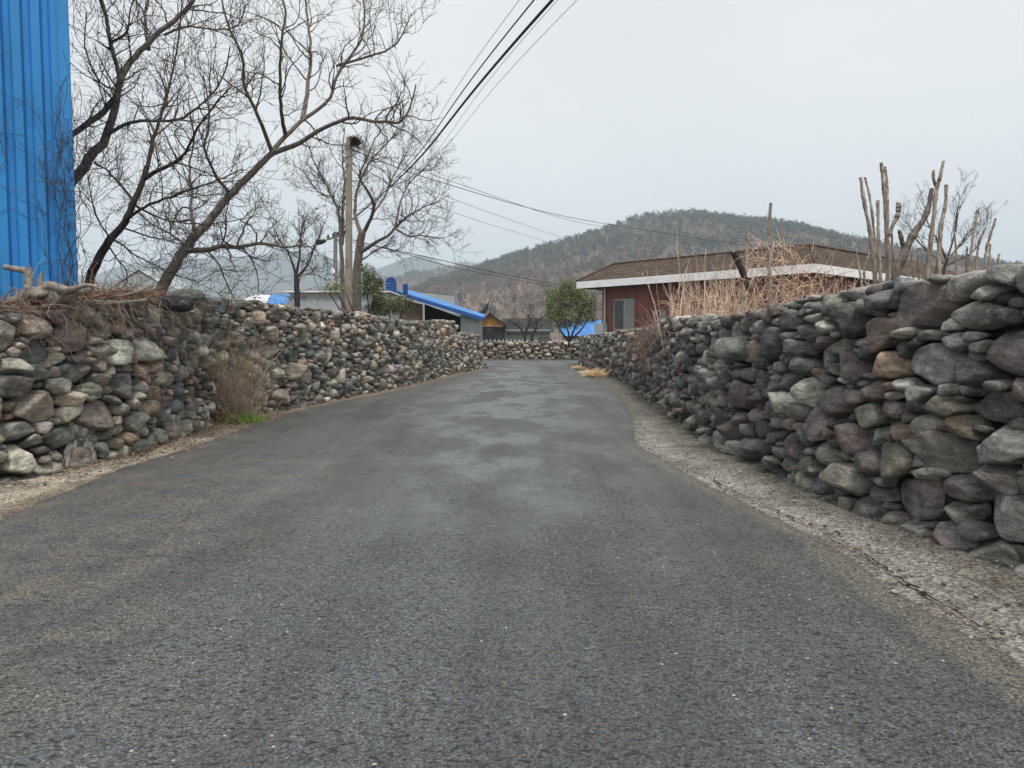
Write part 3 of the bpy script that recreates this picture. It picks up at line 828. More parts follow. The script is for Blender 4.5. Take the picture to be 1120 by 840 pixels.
# ------------------------------------------------------------------ bare trees
class Tree:
    def __init__(s, base, label, seed, mat='bark', tmat='twig', group=None, cat='bare tree', name='bare_tree'):
        s.root = empty(name, base, label, cat, group)
        s.r = np.random.default_rng(seed); s.tw = MB(); s.mat = M[mat]; s.tmat = M[tmat]; s.count = 0
        s.trunk = None
    def limb(s, pts, r0, r1, part='branch', n=28, sides=9, mat=None):
        q = spline(pts, n)
        d = np.linalg.norm(q[-1] - q[0])
        q[1:-1] += np.cumsum(s.r.normal(0, .0035 * d, (n - 2, 3)), 0) * np.sin(np.linspace(0, math.pi, n - 2))[:, None]
        rad = r0 + (r1 - r0) * np.linspace(0, 1, n) ** .8
        MB().tube(q, rad, sides).build(part, mat or s.mat, s.root)
        return q, rad
    def twigs(s, q, rad, n, L, lev=2, t0=.2, ang=1.0, up=.05, tmin=.003, split=(7, 5), wob=.2, rk=.55):
        N = len(q)
        for _ in range(n):
            t = t0 + (1 - t0) * s.r.random() ** .85
            i = min(N - 2, int(t * (N - 1)))
            p = q[i] + (q[i + 1] - q[i]) * s.r.random()
            d = q[i + 1] - q[i]; d /= np.linalg.norm(d) + 1e-9
            o = s.r.normal(size=3); o -= d * (o @ d); o /= np.linalg.norm(o)
            a = ang * s.r.uniform(.55, 1.15)
            dd = d * math.cos(a) + o * math.sin(a) + np.array([0, 0, .15])
            ll = L * s.r.uniform(.35, 1.1)
            seg = 8 if lev >= 2 else (6 if lev == 1 else 4)
            k = wander(p, dd, ll, seg, s.r, wob, up)
            rr = max(min(rad[i] * rk, .012 * ll + .004), tmin)
            rd = np.maximum(np.linspace(rr, rr * .35, seg + 1), tmin * .75)
            s.tw.tube(k, rd, 5 if lev >= 2 else 3, cap=False); s.count += 1
            if lev > 0:
                s.twigs(k, rd, max(1, int(split[2 - lev] * ll / L * s.r.uniform(.7, 1.3))) if lev <= 2 else split[0], L * .5, lev - 1, .22, ang, up, tmin, split, wob, rk)
    def done(s):
        s.tw.build('crown', s.tmat, s.root)
        return s.root

def P(lst, Y):
    """pixel polyline with depths drifting around Y (entries may carry their own depth offset)"""
    return [at(p[0], p[1], Y + (p[2] if len(p) > 2 else 0)) for p in lst]

# big walnut-like tree leaning right (middle of the left side)
T = Tree(at(181, 330, 12.2) * [1, 1, 0], 'large bare tree leaning right with a thick pale trunk, spreading widest over the left wall', 41)
T.limb(P([(165, 420), (172, 340), (181, 305), (198, 278), (213, 255), (229, 236, .1), (251, 210, .2), (280, 183, .3), (297, 168, .4)], 12.2), .105, .047, 'trunk', 40, 12)
L_ = []
L_.append(T.limb(P([(297, 168, .4), (328, 156, .2), (354, 141, 0), (385, 131, -.3), (419, 135, -.6), (438, 133, -.8), (449, 118, -.9), (455, 92, -1)], 12.2), .046, .010))
L_.append(T.limb(P([(295, 170, .4), (310, 150, .6), (331, 130, .9), (354, 110, 1.1), (368, 78, 1.2), (388, 50, 1.3), (396, 18, 1.3), (395, -20, 1.4)], 12.2), .044, .012))
L_.append(T.limb(P([(368, 72, 1.2), (404, 61, 1), (425, 53, .9), (438, 42, .8), (450, 15, .7)], 12.2), .025, .008))
L_.append(T.limb(P([(331, 130, .9), (337, 95, 1.3), (341, 57, 1.5), (337, 19, 1.8), (330, -25, 2)], 12.2), .045, .012))
L_.append(T.limb(P([(312, 146, .6), (309, 130, .2), (307, 100, -.2), (307, 57, -.6), (312, 15, -.8), (300, -30, -1)], 12.2), .038, .01))
L_.append(T.limb(P([(297, 165, .4), (283, 128, -.1), (270, 95, -.4), (266, 60, -.7), (250, 25, -1), (238, -20, -1.2)], 12.2), .036, .01))
L_.append(T.limb(P([(206, 274, 0), (226, 273, -.3), (244, 270, -.5), (262, 269, -.7), (278, 266, -.8), (297, 267, -.9), (316, 270, -1), (335, 266, -1)], 12.2), .05, .012))
L_.append(T.limb(P([(213, 252), (209, 232, .3), (208, 210, .6), (204, 180, .8), (210, 150, .9), (206, 110, 1.1)], 12.2), .036, .009))
L_.append(T.limb(P([(250, 210, .2), (235, 190, -.3), (226, 160, -.8), (229, 120, -1), (222, 80, -1.2)], 12.2), .03, .008))
L_.append(T.limb(P([(205, 270), (185, 255, .5), (160, 240, 1), (140, 222, 1.4)], 12.2), .024, .008))
L_.append(T.limb(P([(225, 272, -.2), (240, 290, -.2), (246, 305, 0), (258, 330, .2)], 12.2), .018, .007))
L_.append(T.limb(P([(262, 269, -.7), (275, 282, -.6), (281, 300, -.4), (283, 320, -.3)], 12.2), .016, .006))
for i, (q, rad) in enumerate(L_):
    d = np.linalg.norm(q[-1] - q[0])
    T.twigs(q, rad, int(6 + d * 4.2), .95, 2, .1, 1.0, .04, .0036, (6, 4))
T.done()

# dark leaning tree right beside the blue building
T = Tree(at(99, 330, 11.4) * [1, 1, 0], 'dark bare tree with a bent blackish trunk rising just right of the blue building', 42, 'barkd')
T.limb(P([(96, 420), (97, 330), (101, 297), (118, 264), (135, 244), (147, 221), (156, 200), (160, 182)], 11.4), .08, .034, 'trunk', 36, 12)
L_ = [T.limb(P([(158, 196), (164, 170, .2), (168, 149, .4), (176, 120, .6), (183, 95, .8), (190, 70, 1), (196, 35, 1.2), (200, -10, 1.4)], 11.4), .036, .01),
      T.limb(P([(159, 195), (172, 186, -.2), (190, 176, -.4), (202, 165, -.5), (215, 140, -.7), (232, 118, -.8), (252, 95, -1)], 11.4), .036, .009),
      T.limb(P([(135, 243), (155, 228, -.4), (180, 215, -.6), (205, 205, -.8), (235, 196, -1), (265, 185, -1)], 11.4), .024, .008),
      T.limb(P([(147, 221), (133, 204, .3), (118, 190, .5), (104, 180, .7), (92, 160, .8)], 11.4), .024, .008),
      T.limb(P([(137, 250), (160, 258, -.2), (180, 264, -.3), (208, 272, -.4), (232, 282, -.4)], 11.4), .014, .006),
      T.limb(P([(118, 268), (130, 285, -.1), (140, 300, 0), (136, 325, 0)], 11.4), .014, .006),
      T.limb(P([(110, 276), (118, 258, -.4), (108, 240, -.6), (100, 215, -.8), (96, 190, -1)], 11.4), .016, .006),
      T.limb(P([(122, 260), (150, 278, -.3), (185, 296, -.6), (215, 308, -.8)], 11.4), .015, .006),
      T.limb(P([(146, 224), (180, 240, .4), (225, 246, .7), (280, 236, .9)], 11.4), .018, .006)]
for q, rad in L_:
    d = np.linalg.norm(q[-1] - q[0]); T.twigs(q, rad, int(9 + d * 6), .9, 2, .1, 1.0, .035, .0036, (6, 4))
T.done()

# tall tree whose limb comes out from behind the blue building
T = Tree(at(20, 330, 13.2) * [1, 1, 0], 'tall bare tree mostly behind the blue building, its thick limb arching to the top edge', 43)
T.limb(P([(15, 420), (20, 330), (38, 270), (62, 220), (88, 190), (104, 170), (114, 156)], 13.2), .11, .072, 'trunk', 36, 12)
L_ = [T.limb(P([(113, 158), (122, 130), (128, 110), (133, 90), (146, 70, .2), (164, 53, .3), (180, 38, .4), (198, 19, .4), (213, 0, .5), (222, -25, .5)], 13.2), .072, .032),
      T.limb(P([(133, 91), (127, 70), (120, 46), (116, 22), (110, 0), (100, -30)], 13.2), .042, .025),
      T.limb(P([(50, 165), (88, 142), (105, 130), (122, 113), (131, 96)], 13.2), .05, .05),
      T.limb(P([(114, 149), (137, 137, -.3), (160, 133, -.6), (190, 131, -.9), (212, 118, -1.1), (229, 103, -1.2), (245, 80, -1.3), (252, 50, -1.4)], 13.2), .035, .009),
      T.limb(P([(162, 54, .3), (161, 30, .6), (164, 0, .8), (168, -30, 1)], 13.2), .038, .016),
      T.limb(P([(180, 38, .4), (205, 28, .1), (235, 30, -.2), (258, 25, -.4), (270, 5, -.5)], 13.2), .022, .008),
      T.limb(P([(122, 46), (140, 35, -.4), (143, 15, -.6), (150, -15, -.8)], 13.2), .022, .008),
      T.limb(P([(130, 100), (112, 92, -.5), (100, 78, -.7), (92, 50, -.9), (95, 15, -1)], 13.2), .02, .008)]
for q, rad in L_:
    d = np.linalg.norm(q[-1] - q[0]); T.twigs(q, rad, int(6 + d * 5.2), 1.0, 2, .1, 1.0, .04, .0038, (6, 4))
T.done()

# broad tree behind the utility pole
T = Tree(at(389, 330, 27) * [1, 1, 0], 'broad fan crowned bare tree directly behind the tall concrete pole', 44)
T.limb(P([(391, 380), (390, 330), (391, 300), (393, 272), (396, 255)], 27), 0.180, 0.136, 'trunk', 24, 12)
L_ = [T.limb(P([(376, 345), (375, 300), (374, 265), (371, 235), (366, 215), (357, 200), (345, 180), (338, 160)], 27), 0.098, 0.016),
      T.limb(P([(374, 268), (376, 235), (377, 200), (375, 170), (377, 140)], 27.2), 0.068, 0.013),
      T.limb(P([(396, 258), (400, 250), (405, 240, -.6), (408, 222, -1), (400, 205, -1.4), (392, 190, -1.6), (402, 172, -1.8), (410, 150, -2)], 27), 0.090, 0.014),
      T.limb(P([(395, 256), (388, 235, .6), (390, 212, 1), (400, 185, 1.4), (420, 160, 1.8), (436, 145, 2)], 27), 0.083, 0.013),
      T.limb(P([(396, 275), (412, 265, -.6), (423, 259, -1), (432, 248, -1.2), (446, 236, -1.6), (465, 226, -2), (482, 220, -2.4)], 27), 0.075, 0.012),
      T.limb(P([(432, 250, -1.2), (448, 258, -1.6), (462, 257, -2), (486, 261, -2.4)], 27), 0.045, 0.010),
      T.limb(P([(393, 286), (402, 280, .6), (407, 274, 1), (420, 270, 1.4), (428, 275, 1.6), (440, 270, 1.8)], 27), 0.041, 0.010),
      T.limb(P([(432, 250, -1.2), (437, 225, -.8), (445, 205, -.4), (458, 190, 0), (470, 180, 0)], 27), 0.038, 0.010),
      T.limb(P([(406, 236, -.8), (420, 215, .4), (430, 192, .8), (443, 170, 1), (450, 155, 1)], 27), 0.045, 0.010),
      T.limb(P([(366, 215), (352, 212, -.8), (340, 200, -1), (330, 185, -1)], 27), 0.030, 0.010)]
for q, rad in L_:
    d = np.linalg.norm(q[-1] - q[0]); T.twigs(q, rad, int(9 + d * 5), 1.2, 2, .2, .8, .035, .0055, (6, 4))
T.done()

# small tree left of the banded pole
T = Tree(at(323, 330, 24) * [1, 1, 0], 'small bare tree with a short dark trunk standing above the white roof', 45, 'barkd')
T.limb(P([(325, 360), (325, 320), (324, 300)], 24), .10, .08, 'trunk', 14, 10)
L_ = [T.limb(P([(324, 301), (320, 290), (315, 278), (305, 262), (298, 245)], 24), .05, .012),
      T.limb(P([(324, 300), (327, 285), (328, 270), (329, 256), (332, 242)], 24), .05, .012),
      T.limb(P([(325, 303), (334, 293), (340, 282), (346, 268), (352, 250)], 24), .05, .012),
      T.limb(P([(326, 312), (330, 302), (340, 300), (352, 303), (360, 312)], 24), .02, .008)]
for q, rad in L_:
    d = np.linalg.norm(q[-1] - q[0]); T.twigs(q, rad, int(7 + d * 6), .8, 2, .15, .8, .04, .0055, (6, 4))
T.done()

# low fruit tree behind the far wall
T = Tree(at(575, 374, 56) * [1, 1, 0], 'low bare fruit tree behind the far wall beside the ochre gable', 46, 'barkd')
L_ = []
for bx, pts in ((574, [(574, 380), (574, 368), (570, 360), (563, 354), (556, 350)]), (582, [(582, 380), (582, 368), (586, 360), (588, 352), (594, 346)]), (576, [(574, 366), (577, 358), (580, 350), (578, 344)])):
    L_.append(T.limb(P(pts, 56), .14, .03, 'trunk' if bx == 574 else 'branch', 16, 8))
for q, rad in L_: T.twigs(q, rad, 14, 1.3, 2, .25, .9, .03, .012, (5, 3))
T.done()

# fine twiggy tree behind the pollards
T = Tree(at(1036, 340, 16) * [1, 1, 0], 'fine twiggy bare tree spreading behind the cut stems on the right', 47)
L_ = []
for k, pts in enumerate(([(1034, 420), (1034, 330), (1035, 300), (1036, 282)], [(1036, 284), (1042, 262), (1046, 240), (1048, 228), (1050, 214)], [(1036, 284), (1050, 268), (1062, 252), (1074, 240)],
                         [(1035, 284), (1026, 262), (1015, 244), (1012, 226)], [(1036, 290), (1060, 278), (1070, 266), (1078, 250)], [(1035, 290), (1010, 270), (996, 252), (988, 232)])):
    L_.append(T.limb(P([(x, y, .6 * math.sin(k * 2 + y * .02)) for x, y in pts], 16), .05 if k == 0 else .025, .03 if k == 0 else .006, 'trunk' if k == 0 else 'branch', 20, 7))
for q, rad in L_[1:]: T.twigs(q, rad * .8, 18, .55, 2, .15, .65, .05, .0028, (5, 4), .12)
T.done()

# ------------------------------------------------------------------ pollarded stems on the right
def pollard(base, Y, stems, label, seed, dark=False):
    T = Tree(at(*base, Y) * [1, 1, 0], label, seed, 'pollard', 'pollard', 'pollarded trees behind the right wall', 'pollarded tree', 'pollarded_tree')
    for k, (pts, r0, r1, part) in enumerate(stems):
        q, rad = None, None
        n = 70
        q = spline(P(pts, Y + .25 * math.sin(k * 2.3)), n)
        q[1:-1] += T.r.normal(0, .0018, (n - 2, 3))
        rad = np.linspace(r0, r1, n) * .52 * (1 + .10 * np.sin(np.arange(n) * .37 + k) + T.r.normal(0, .04, n))
        kn = (T.r.random(n) < .1) * 1.0; kn[1:] += .5 * kn[:-1]; rad = rad * (1 + .2 * kn)
        MB().tube(q, rad * (1.35 if dark else 1), 10).build(part, M['bark' if dark else 'pollard'], T.root)
    return T
pollard((962, 330), 8.6, [([(957, 420), (958, 330), (956, 290), (951, 250), (945, 220), (941, 194)], .05, .032, 'trunk'),
    ([(958, 300), (957, 265), (952, 220), (946, 194)], .03, .022, 'stem'), ([(964, 400), (963, 310), (961, 270), (960, 219)], .045, .03, 'stem'),
    ([(970, 400), (971, 300), (969, 240), (966, 200), (964, 178)], .05, .032, 'stem'), ([(972, 300), (971, 240), (970, 200), (968, 182)], .034, .024, 'stem'),
    ([(972, 260), (977, 245), (982, 235), (983, 222)], .032, .05, 'stem'), ([(951, 320), (945, 300), (950, 280), (953, 268)], .028, .016, 'stem'),
    ([(976, 330), (977, 290), (975, 250)], .03, .02, 'stem'), ([(945, 330), (940, 295), (936, 272)], .025, .014, 'stem')],
    'leftmost clump of tall cut stems, its two tallest stems standing close together', 51)
pollard((985, 330), 8.2, [([(972, 400), (978, 310), (986, 285), (992, 270), (1000, 255), (1010, 240), (1016, 225), (1019, 206)], .075, .03, 'trunk'),
    ([(991, 276), (987, 266), (984, 253)], .038, .03, 'stem')], 'thick dark crooked pollard trunk bending right above the wall', 52, True)
pollard((1018, 330), 8.4, [([(1012, 400), (1014, 300), (1020, 250), (1024, 210), (1028, 195), (1032, 176)], .05, .03, 'trunk'),
    ([(1024, 205), (1021, 195), (1021, 187)], .03, .03, 'stem'), ([(1022, 400), (1026, 300), (1029, 250), (1034, 225), (1035, 202)], .055, .03, 'stem'),
    ([(1006, 400), (1005, 310), (1004, 272)], .026, .02, 'stem'), ([(1001, 330), (998, 290), (996, 270)], .02, .014, 'stem')],
    'middle clump of cut stems whose tallest stem forks at its tip', 53)
pollard((1062, 330), 8.2, [([(1058, 400), (1061, 290), (1066, 250), (1069, 229)], .032, .024, 'trunk'),
    ([(1066, 400), (1068, 290), (1073, 257)], .028, .02, 'stem'), ([(1076, 400), (1078, 285), (1082, 262), (1089, 239)], .03, .02, 'stem'),
    ([(1046, 400), (1046, 290), (1044, 254)], .026, .018, 'stem'), ([(1057, 380), (1057, 290), (1058, 270)], .026, .018, 'stem'),
    ([(1082, 380), (1082, 290), (1083, 267)], .024, .018, 'stem'), ([(1092, 380), (1092, 290), (1093, 278)], .022, .018, 'stem')],
    'rightmost clump of short thin cut stems just above the wall', 54)

# ------------------------------------------------------------------ dry thickets behind the right wall
r = np.random.default_rng(61)
def inbox(px0, px1, Y0, Y1, z):
    Y = r.uniform(Y0, Y1); p = at(r.uniform(px0, px1), 370, Y); p[2] = z; return p
tan = np.array([.70, .53, .41])
mb = MB()
stalks(mb, 170, lambda: inbox(726, 812, 15.5, 17.5, 1.2), lambda: r.uniform(.9, 1.75) if r.random() < .8 else r.uniform(1.7, 2.4), .009, lambda: tan * r.uniform(.6, 1.35), r, .17, .07, 2, 7)
p = at(760, 345, 16.5); tag(mb.build('reed_clump', M['straw'], loc=p), 'stand of upright pale dry stalks in front of the brick house', 'dry reeds')
hp = MB()
def heap_h(px): return float(np.interp(px, [775, 800, 822, 843, 860, 885, 905, 925, 945], [322, 305, 272, 243, 262, 274, 288, 300, 318]))
for _ in range(420):
    px = r.normal(856, 38); px = min(max(px, 775), 945); Y = r.uniform(11.5, 13.5)
    top = heap_h(px); py = top + (345 - top) * r.random() ** .75
    p = at(px, py, Y)
    d = np.array([r.normal(0, .7), r.normal(0, .5), r.uniform(-.6, 1.4)])
    k = wander(p, d, r.uniform(.2, .7), 7, r, .16, -.0, .08)
    hp.tube(k, np.linspace(.0055, .0025, 8) * r.uniform(.6, 1.2), 3, tan * [1, .95, .9] * r.uniform(.5, 1.35), cap=False)
stalks(hp, 260, lambda: inbox(795, 938, 11.5, 13.5, 1.0), lambda: r.uniform(.7, 1.55), .0075, lambda: tan * r.uniform(.55, 1.3), r, .2, .09, 2, 7)
p = at(860, 345, 12.5); tag(hp.build('vine_thicket', M['straw'], loc=p), 'heap of tangled tan dry vines climbing a post behind the right wall', 'dry vines')
q = spline(P([(841, 400), (842, 320), (841, 260), (843, 222)], 12.4), 16)
tag(MB().tube(q, np.linspace(.036, .024, 16), 8).build('wooden_post', M['dead'], loc=q[0]), 'thin wooden post sticking out of the dry vine heap', 'post')
q = spline(P([(818, 318), (812, 297), (806, 283), (803, 276)], 12.2), 12)
tag(MB().tube(q, np.linspace(.05, .06, 12), 9).build('cut_limb', M['barkd'], loc=q[0]), 'stubby dark cut branch poking up left of the vine heap', 'branch')
q = spline(P([(812, 330), (816, 290), (818, 253)], 12.2), 12)
tag(MB().tube(q, np.linspace(.035, .03, 12), 8).build('tree_stub', M['pollard'], loc=q[0]), 'pale upright cut stem between the dark branch and the vine heap', 'branch')
bs = MB()
stalks(bs, 120, lambda: inbox(900, 1090, 8.6, 9.8, 1.5), lambda: r.uniform(.3, .95), .006, lambda: tan * r.uniform(.7, 1.3), r, .3, .1, 2, 6)
p = at(925, 320, 10); tag(bs.build('dry_shrub', M['straw'], loc=p), 'low pale leafless shoots scattered along the wall among the cut stems', 'shrub')

rv = MB(); r = np.random.default_rng(77)
for _ in range(240):
    y = r.normal(18.3, 1.1) if r.random() < .7 else r.uniform(14, 26)
    s_ = SR[np.argmin(np.abs(fineR[:340, 1] - y))]; O, Tn, Nn = frR(s_)
    p = O + Nn * .03 + np.array([0, 0, HfR(s_) - abs(r.normal(0, .5))])
    d = Nn * r.uniform(.0, .35) + Tn * r.normal(0, .7) + np.array([0, 0, r.normal(-.3, .7)])
    k = wander(p, d, r.uniform(.25, .8), 7, r, .22, -.05)
    rv.tube(k, np.linspace(.006, .003, 8), 3, np.array([.30, .19, .15]) * r.uniform(.5, 1.3), cap=False)
p = np.array([3.3, 18.3, 1.8]); tag(rv.build('dry_creeper', M['straw'], loc=p), 'reddish dry creeper hanging over the right wall where it bends away', 'creeper')
# ------------------------------------------------------------------ blue metal building
cx, cy = at(85, 370, 10.6)[:2]
rz = math.atan2(.62, 1.0)
bb = empty('metal_building', (cx, cy, 0), 'tall bright blue corrugated metal building at the left edge', 'building', None, rz)
def corr(length, zt, pitch=.225, dep=.065):
    xs_, ys_ = [], []
    x = 0
    while x < length:
        for a, b_ in ((0, 0), (.42, 0), (.56, 1), (.84, 1), (.98, 0)):
            xs_.append(x + a * pitch); ys_.append(b_ * dep)
        x += pitch
    return np.array(xs_), np.array(ys_)
X, D_ = corr(8, 7.6)
n = len(X)
zs = np.linspace(0, 9.4, 9)
def sheet(X, D_, flip, turn):
    V = []
    for z in zs:
        for x, d in zip(X, D_):
            V.append((-x, -.0 + d, z) if not turn else (-d * 1.0, x, z))
    m = len(X); idx = np.arange(m * len(zs)).reshape(len(zs), m)
    f = np.stack([idx[:-1, :-1], idx[:-1, 1:], idx[1:, 1:], idx[1:, :-1]], -1).reshape(-1, 4)
    return np.array(V), f
v, f = sheet(X + .10, D_, 0, False); MB().add(v, f).build('wall_panel', M['blue_wall'], bb, smooth=False, local=True)
X2, D2 = corr(6, 7.6); v, f = sheet(X2 + .10, D2, 0, True); MB().add(v, f[:, ::-1]).build('wall_panel', M['blue_wall'], bb, smooth=False, local=True)
MB().box((-.045, -.018, 4.7), (.13, .02, 9.4)).box((.018, .045, 4.7), (.02, .13, 9.4)).build('corner_trim', M['blue_wall'], bb, smooth=False, local=True)
MB().add([(.3, -.3, 9.4), (-8.3, -.3, 9.4), (-8.3, 6.3, 9.4), (.3, 6.3, 9.4), (.3, 3, 10.6), (-8.3, 3, 10.6)], [[0, 1, 5, 4], [2, 3, 4, 5]]).add([(.3, -.3, 9.4), (.3, 6.3, 9.4), (.3, 3, 10.6)], [[0, 1, 2]]).build('roof', M['blue_roof'], bb, smooth=False, local=True)
# dry creepers on the metal wall
r = np.random.default_rng(71); cv = MB()
c0 = np.array([cx, cy, 0]); ex = np.array([-math.cos(rz), -math.sin(rz), 0]); en = np.array([math.sin(rz), -math.cos(rz), 0])
for _ in range(40):
    a = abs(r.normal(0, .3)) if r.random() < .7 else r.uniform(0, 1.6)
    z0 = r.uniform(1.8, 4.6); p = c0 + ex * a + en * .03 + np.array([0, 0, z0])
    k = [p]; d = np.array([r.normal(0, .5), 1.0])
    for _ in range(10):
        d = d + r.normal(0, .35, 2); d /= np.linalg.norm(d)
        k.append(k[-1] + ex * d[0] * .09 + np.array([0, 0, d[1] * .11]) + en * r.normal(0, .006))
    cv.tube(k, np.linspace(.004, .0018, 11), 3, np.array([.07, .055, .055]) * r.uniform(.5, 1.6), cap=False)
for _ in range(9):                                       # long ropes on the corner
    p = c0 + ex * r.uniform(-.02, .2) + en * .04 + np.array([0, 0, 1.6]); k = [p]
    for _ in range(30): k.append(k[-1] + np.array([r.normal(0, .035), r.normal(0, .02), r.uniform(.06, .17)]))
    cv.tube(k, np.linspace(.006, .003, 31), 4, np.array([.09, .065, .065]) * r.uniform(.6, 1.4), cap=False)
    for _ in range(7):
        i = r.integers(6, 30); e = wander(k[i], (r.uniform(-.2, 1), r.normal(0, .5), r.normal(.1, .5)), r.uniform(.2, .6), 6, r, .3)
        cv.tube(e, np.linspace(.004, .002, 7), 3, np.array([.13, .085, .085]) * r.uniform(.6, 1.4), cap=False)
tag(cv.build('dry_creeper', M['straw'], loc=c0 + [0, 0, 1.6]), 'leafless dry creeper climbing the right corner of the blue building', 'creeper')

# ------------------------------------------------------------------ red brick house (right)
A = np.array([3.35, 38.0]); Cn = np.array([11.6, 28.8])
ax = (Cn - A); La = np.linalg.norm(ax); ax /= La
rzh = math.atan2(ax[1], ax[0])
hs_ = empty('brick_house', (A[0], A[1], 0), 'single storey red brick house with brown roof and white fascia behind the right wall', 'house', None, rzh)
Wd = 12.0; ev, et = 4.02, 4.36
def q4(*p): return np.array(p, float)
# local: x along A->C, y away to the back right
ins = .62
x0, x1, y0, y1 = ins + .45, La - ins, ins, Wd - ins
walls = MB()
def wallquad(mb, p, q, z0, z1): mb.add([(*p, z0), (*q, z0), (*q, z1), (*p, z1)], [[0, 1, 2, 3]])
# front wall (y=y0) with two window openings
# windows located on the picture: solve local x where the photo shows them
def local_x(px, yloc):
    best = min(np.linspace(0, La, 2000), key=lambda t: abs(560 + F * (A + ax * t + np.array([-ax[1], ax[0]]) * yloc)[0] / (A + ax * t + np.array([-ax[1], ax[0]]) * yloc)[1] - px))
    return best
def depth_at(t, yloc): return (A + ax * t + np.array([-ax[1], ax[0]]) * yloc)[1]
wa, wb = local_x(670, y0), local_x(693, y0)
ya = depth_at((wa + wb) / 2, y0); wz1 = 1.5 + (370 - 327) / F * ya; wz0 = 1.5 + (370 - 361) / F * ya
va, vb = local_x(714, y0), local_x(728, y0); yv = depth_at((va + vb) / 2, y0); vz1 = 1.5 + (370 - 339) / F * yv; vz0 = 1.5 + (370 - 352) / F * yv
xw = [x0, wa, wb, va, vb, x1]
for a, b_ in ((x0, wa), (wb, va), (vb, x1)): wallquad(walls, (a, y0), (b_, y0), 0, ev)
for a, b_, z0_, z1_ in ((wa, wb, wz0, wz1), (va, vb, vz0, vz1)):
    wallquad(walls, (a, y0), (b_, y0), 0, z0_); wallquad(walls, (a, y0), (b_, y0), z1_, ev)
    wallquad(walls, (a, y0), (a, y0 + .12), z0_, z1_); wallquad(walls, (b_, y0 + .12), (b_, y0), z0_, z1_)
wallquad(walls, (x1, y0), (x1, y1), 0, ev); wallquad(walls, (x1, y1), (x0, y1), 0, ev); wallquad(walls, (x0, y1), (x0, y0), 0, ev)
walls.build('wall', M['brick'], hs_, smooth=False, local=True)
def window(a, b_, z0_, z1_, yl, parent, split=True):
    f_ = MB(); t_ = .06; cx_, cz = (a + b_) / 2, (z0_ + z1_) / 2
    f_.box((a + t_ / 2, yl, cz), (t_, .07, z1_ - z0_)).box((b_ - t_ / 2, yl, cz), (t_, .07, z1_ - z0_))
    f_.box((cx_, yl, z0_ + t_ / 2), (b_ - a - 2 * t_, .068, t_)).box((cx_, yl, z1_ - t_ / 2), (b_ - a - 2 * t_, .068, t_))
    f_.box((cx_, yl, cz), (.05, .06, z1_ - z0_ - 2 * t_))
    wn = f_.build('window', M['alu'], parent, smooth=False, local=True)
    MB().box(((a + cx_) / 2 + .02, yl + .01, cz), (cx_ - a - t_ - .03, .012, z1_ - z0_ - 2 * t_)).build('pane', M['glass'], wn, smooth=False, local=True)
    MB().box(((b_ + cx_) / 2 - .02, yl + .012, cz), (cx_ - a - t_ - .03, .012, z1_ - z0_ - 2 * t_)).build('pane', M['curtain'], wn, smooth=False, local=True)
window(wa, wb, wz0, wz1, y0 + .08, hs_)
window(va, vb, vz0, vz1, y0 + .08, hs_)
# fascia ring, soffit, hipped roof
fa = MB()
fa.box((La / 2, -.03, (ev + et) / 2), (La + .12, .06, et - ev)).box((La / 2, Wd + .03, (ev + et) / 2), (La + .12, .06, et - ev))
fa.box((-.03, Wd / 2, (ev + et) / 2), (.06, Wd, et - ev)).box((La + .03, Wd / 2, (ev + et) / 2), (.06, Wd, et - ev))
fa.build('fascia', M['white'], hs_, smooth=False, local=True)
MB().add([(0, 0, ev), (La, 0, ev), (La, Wd, ev), (0, Wd, ev)], [[0, 3, 2, 1]]).build('soffit', M['darkwood'], hs_, smooth=False, local=True)
rh = et + .98
o4 = [(-.05, -.05, et + .01), (La + .05, -.05, et + .01), (La + .05, Wd + .05, et + .01), (-.05, Wd + .05, et + .01)]
i4 = [(.55, 2.1, rh), (La - 1.2, 2.1, rh), (La - 1.2, Wd - 2.1, rh), (.55, Wd - 2.1, rh)]
MB().add(o4 + i4, [[0, 1, 5, 4], [1, 2, 6, 5], [2, 3, 7, 6], [3, 0, 4, 7], [4, 5, 6, 7]]).build('roof', M['brown_tile'], hs_, smooth=False, local=True)
rc = MB()
for a, b_ in ((i4[0], i4[1]), (i4[0], o4[0]), (i4[1], o4[1]), (i4[1], i4[2])):
    rc.tube(np.linspace(a, b_, 4) + [0, 0, .02], .07, 8)
rc.build('ridge_cap', M['brown_tile'], hs_, smooth=True, local=True)
dpx = local_x(661, y0 - .07)
MB().tube([(dpx, y0 - .07, 0), (dpx, y0 - .07, ev - .02)], .06, 10).build('downpipe', M['alu'], hs_, local=True)
MB().box((x0 + .1, y0 - .2, 2.0), (.55, .35, .5)).build('outdoor_unit', M['offwhite'], hs_, smooth=False, local=True)
# right wing further back so the roofline continues to the right
wx, wy = at(905, 300, 33.5)[:2]
wg = empty('house_wing', (wx, wy, 0), 'long low wing with brown roof and white fascia behind the cut stems', 'house', None, R(24))
MB().box((5.2, 3.0, 2.0), (9.6, 4.8, 4.0)).build('wall', M['brick'], wg, smooth=False, local=True)
MB().box((5.2, -.03, 4.19), (11.2, .06, .34)).box((10.83, 3, 4.19), (.06, 6, .34)).build('fascia', M['white'], wg, smooth=False, local=True)
MB().add([(-.4, -.1, 4.37), (10.9, -.1, 4.37), (10.9, 6.1, 4.37), (-.4, 6.1, 4.37), (.5, 3, 5.62), (9.6, 3, 5.62)], [[0, 1, 5, 4], [2, 3, 4, 5]]).add([(10.9, -.1, 4.37), (10.9, 6.1, 4.37), (9.6, 3, 5.62)], [[0, 1, 2]]).add([(-.4, 6.1, 4.37), (-.4, -.1, 4.37), (.5, 3, 5.62)], [[0, 1, 2]]).build('roof', M['brown_tile'], wg, smooth=False, local=True)
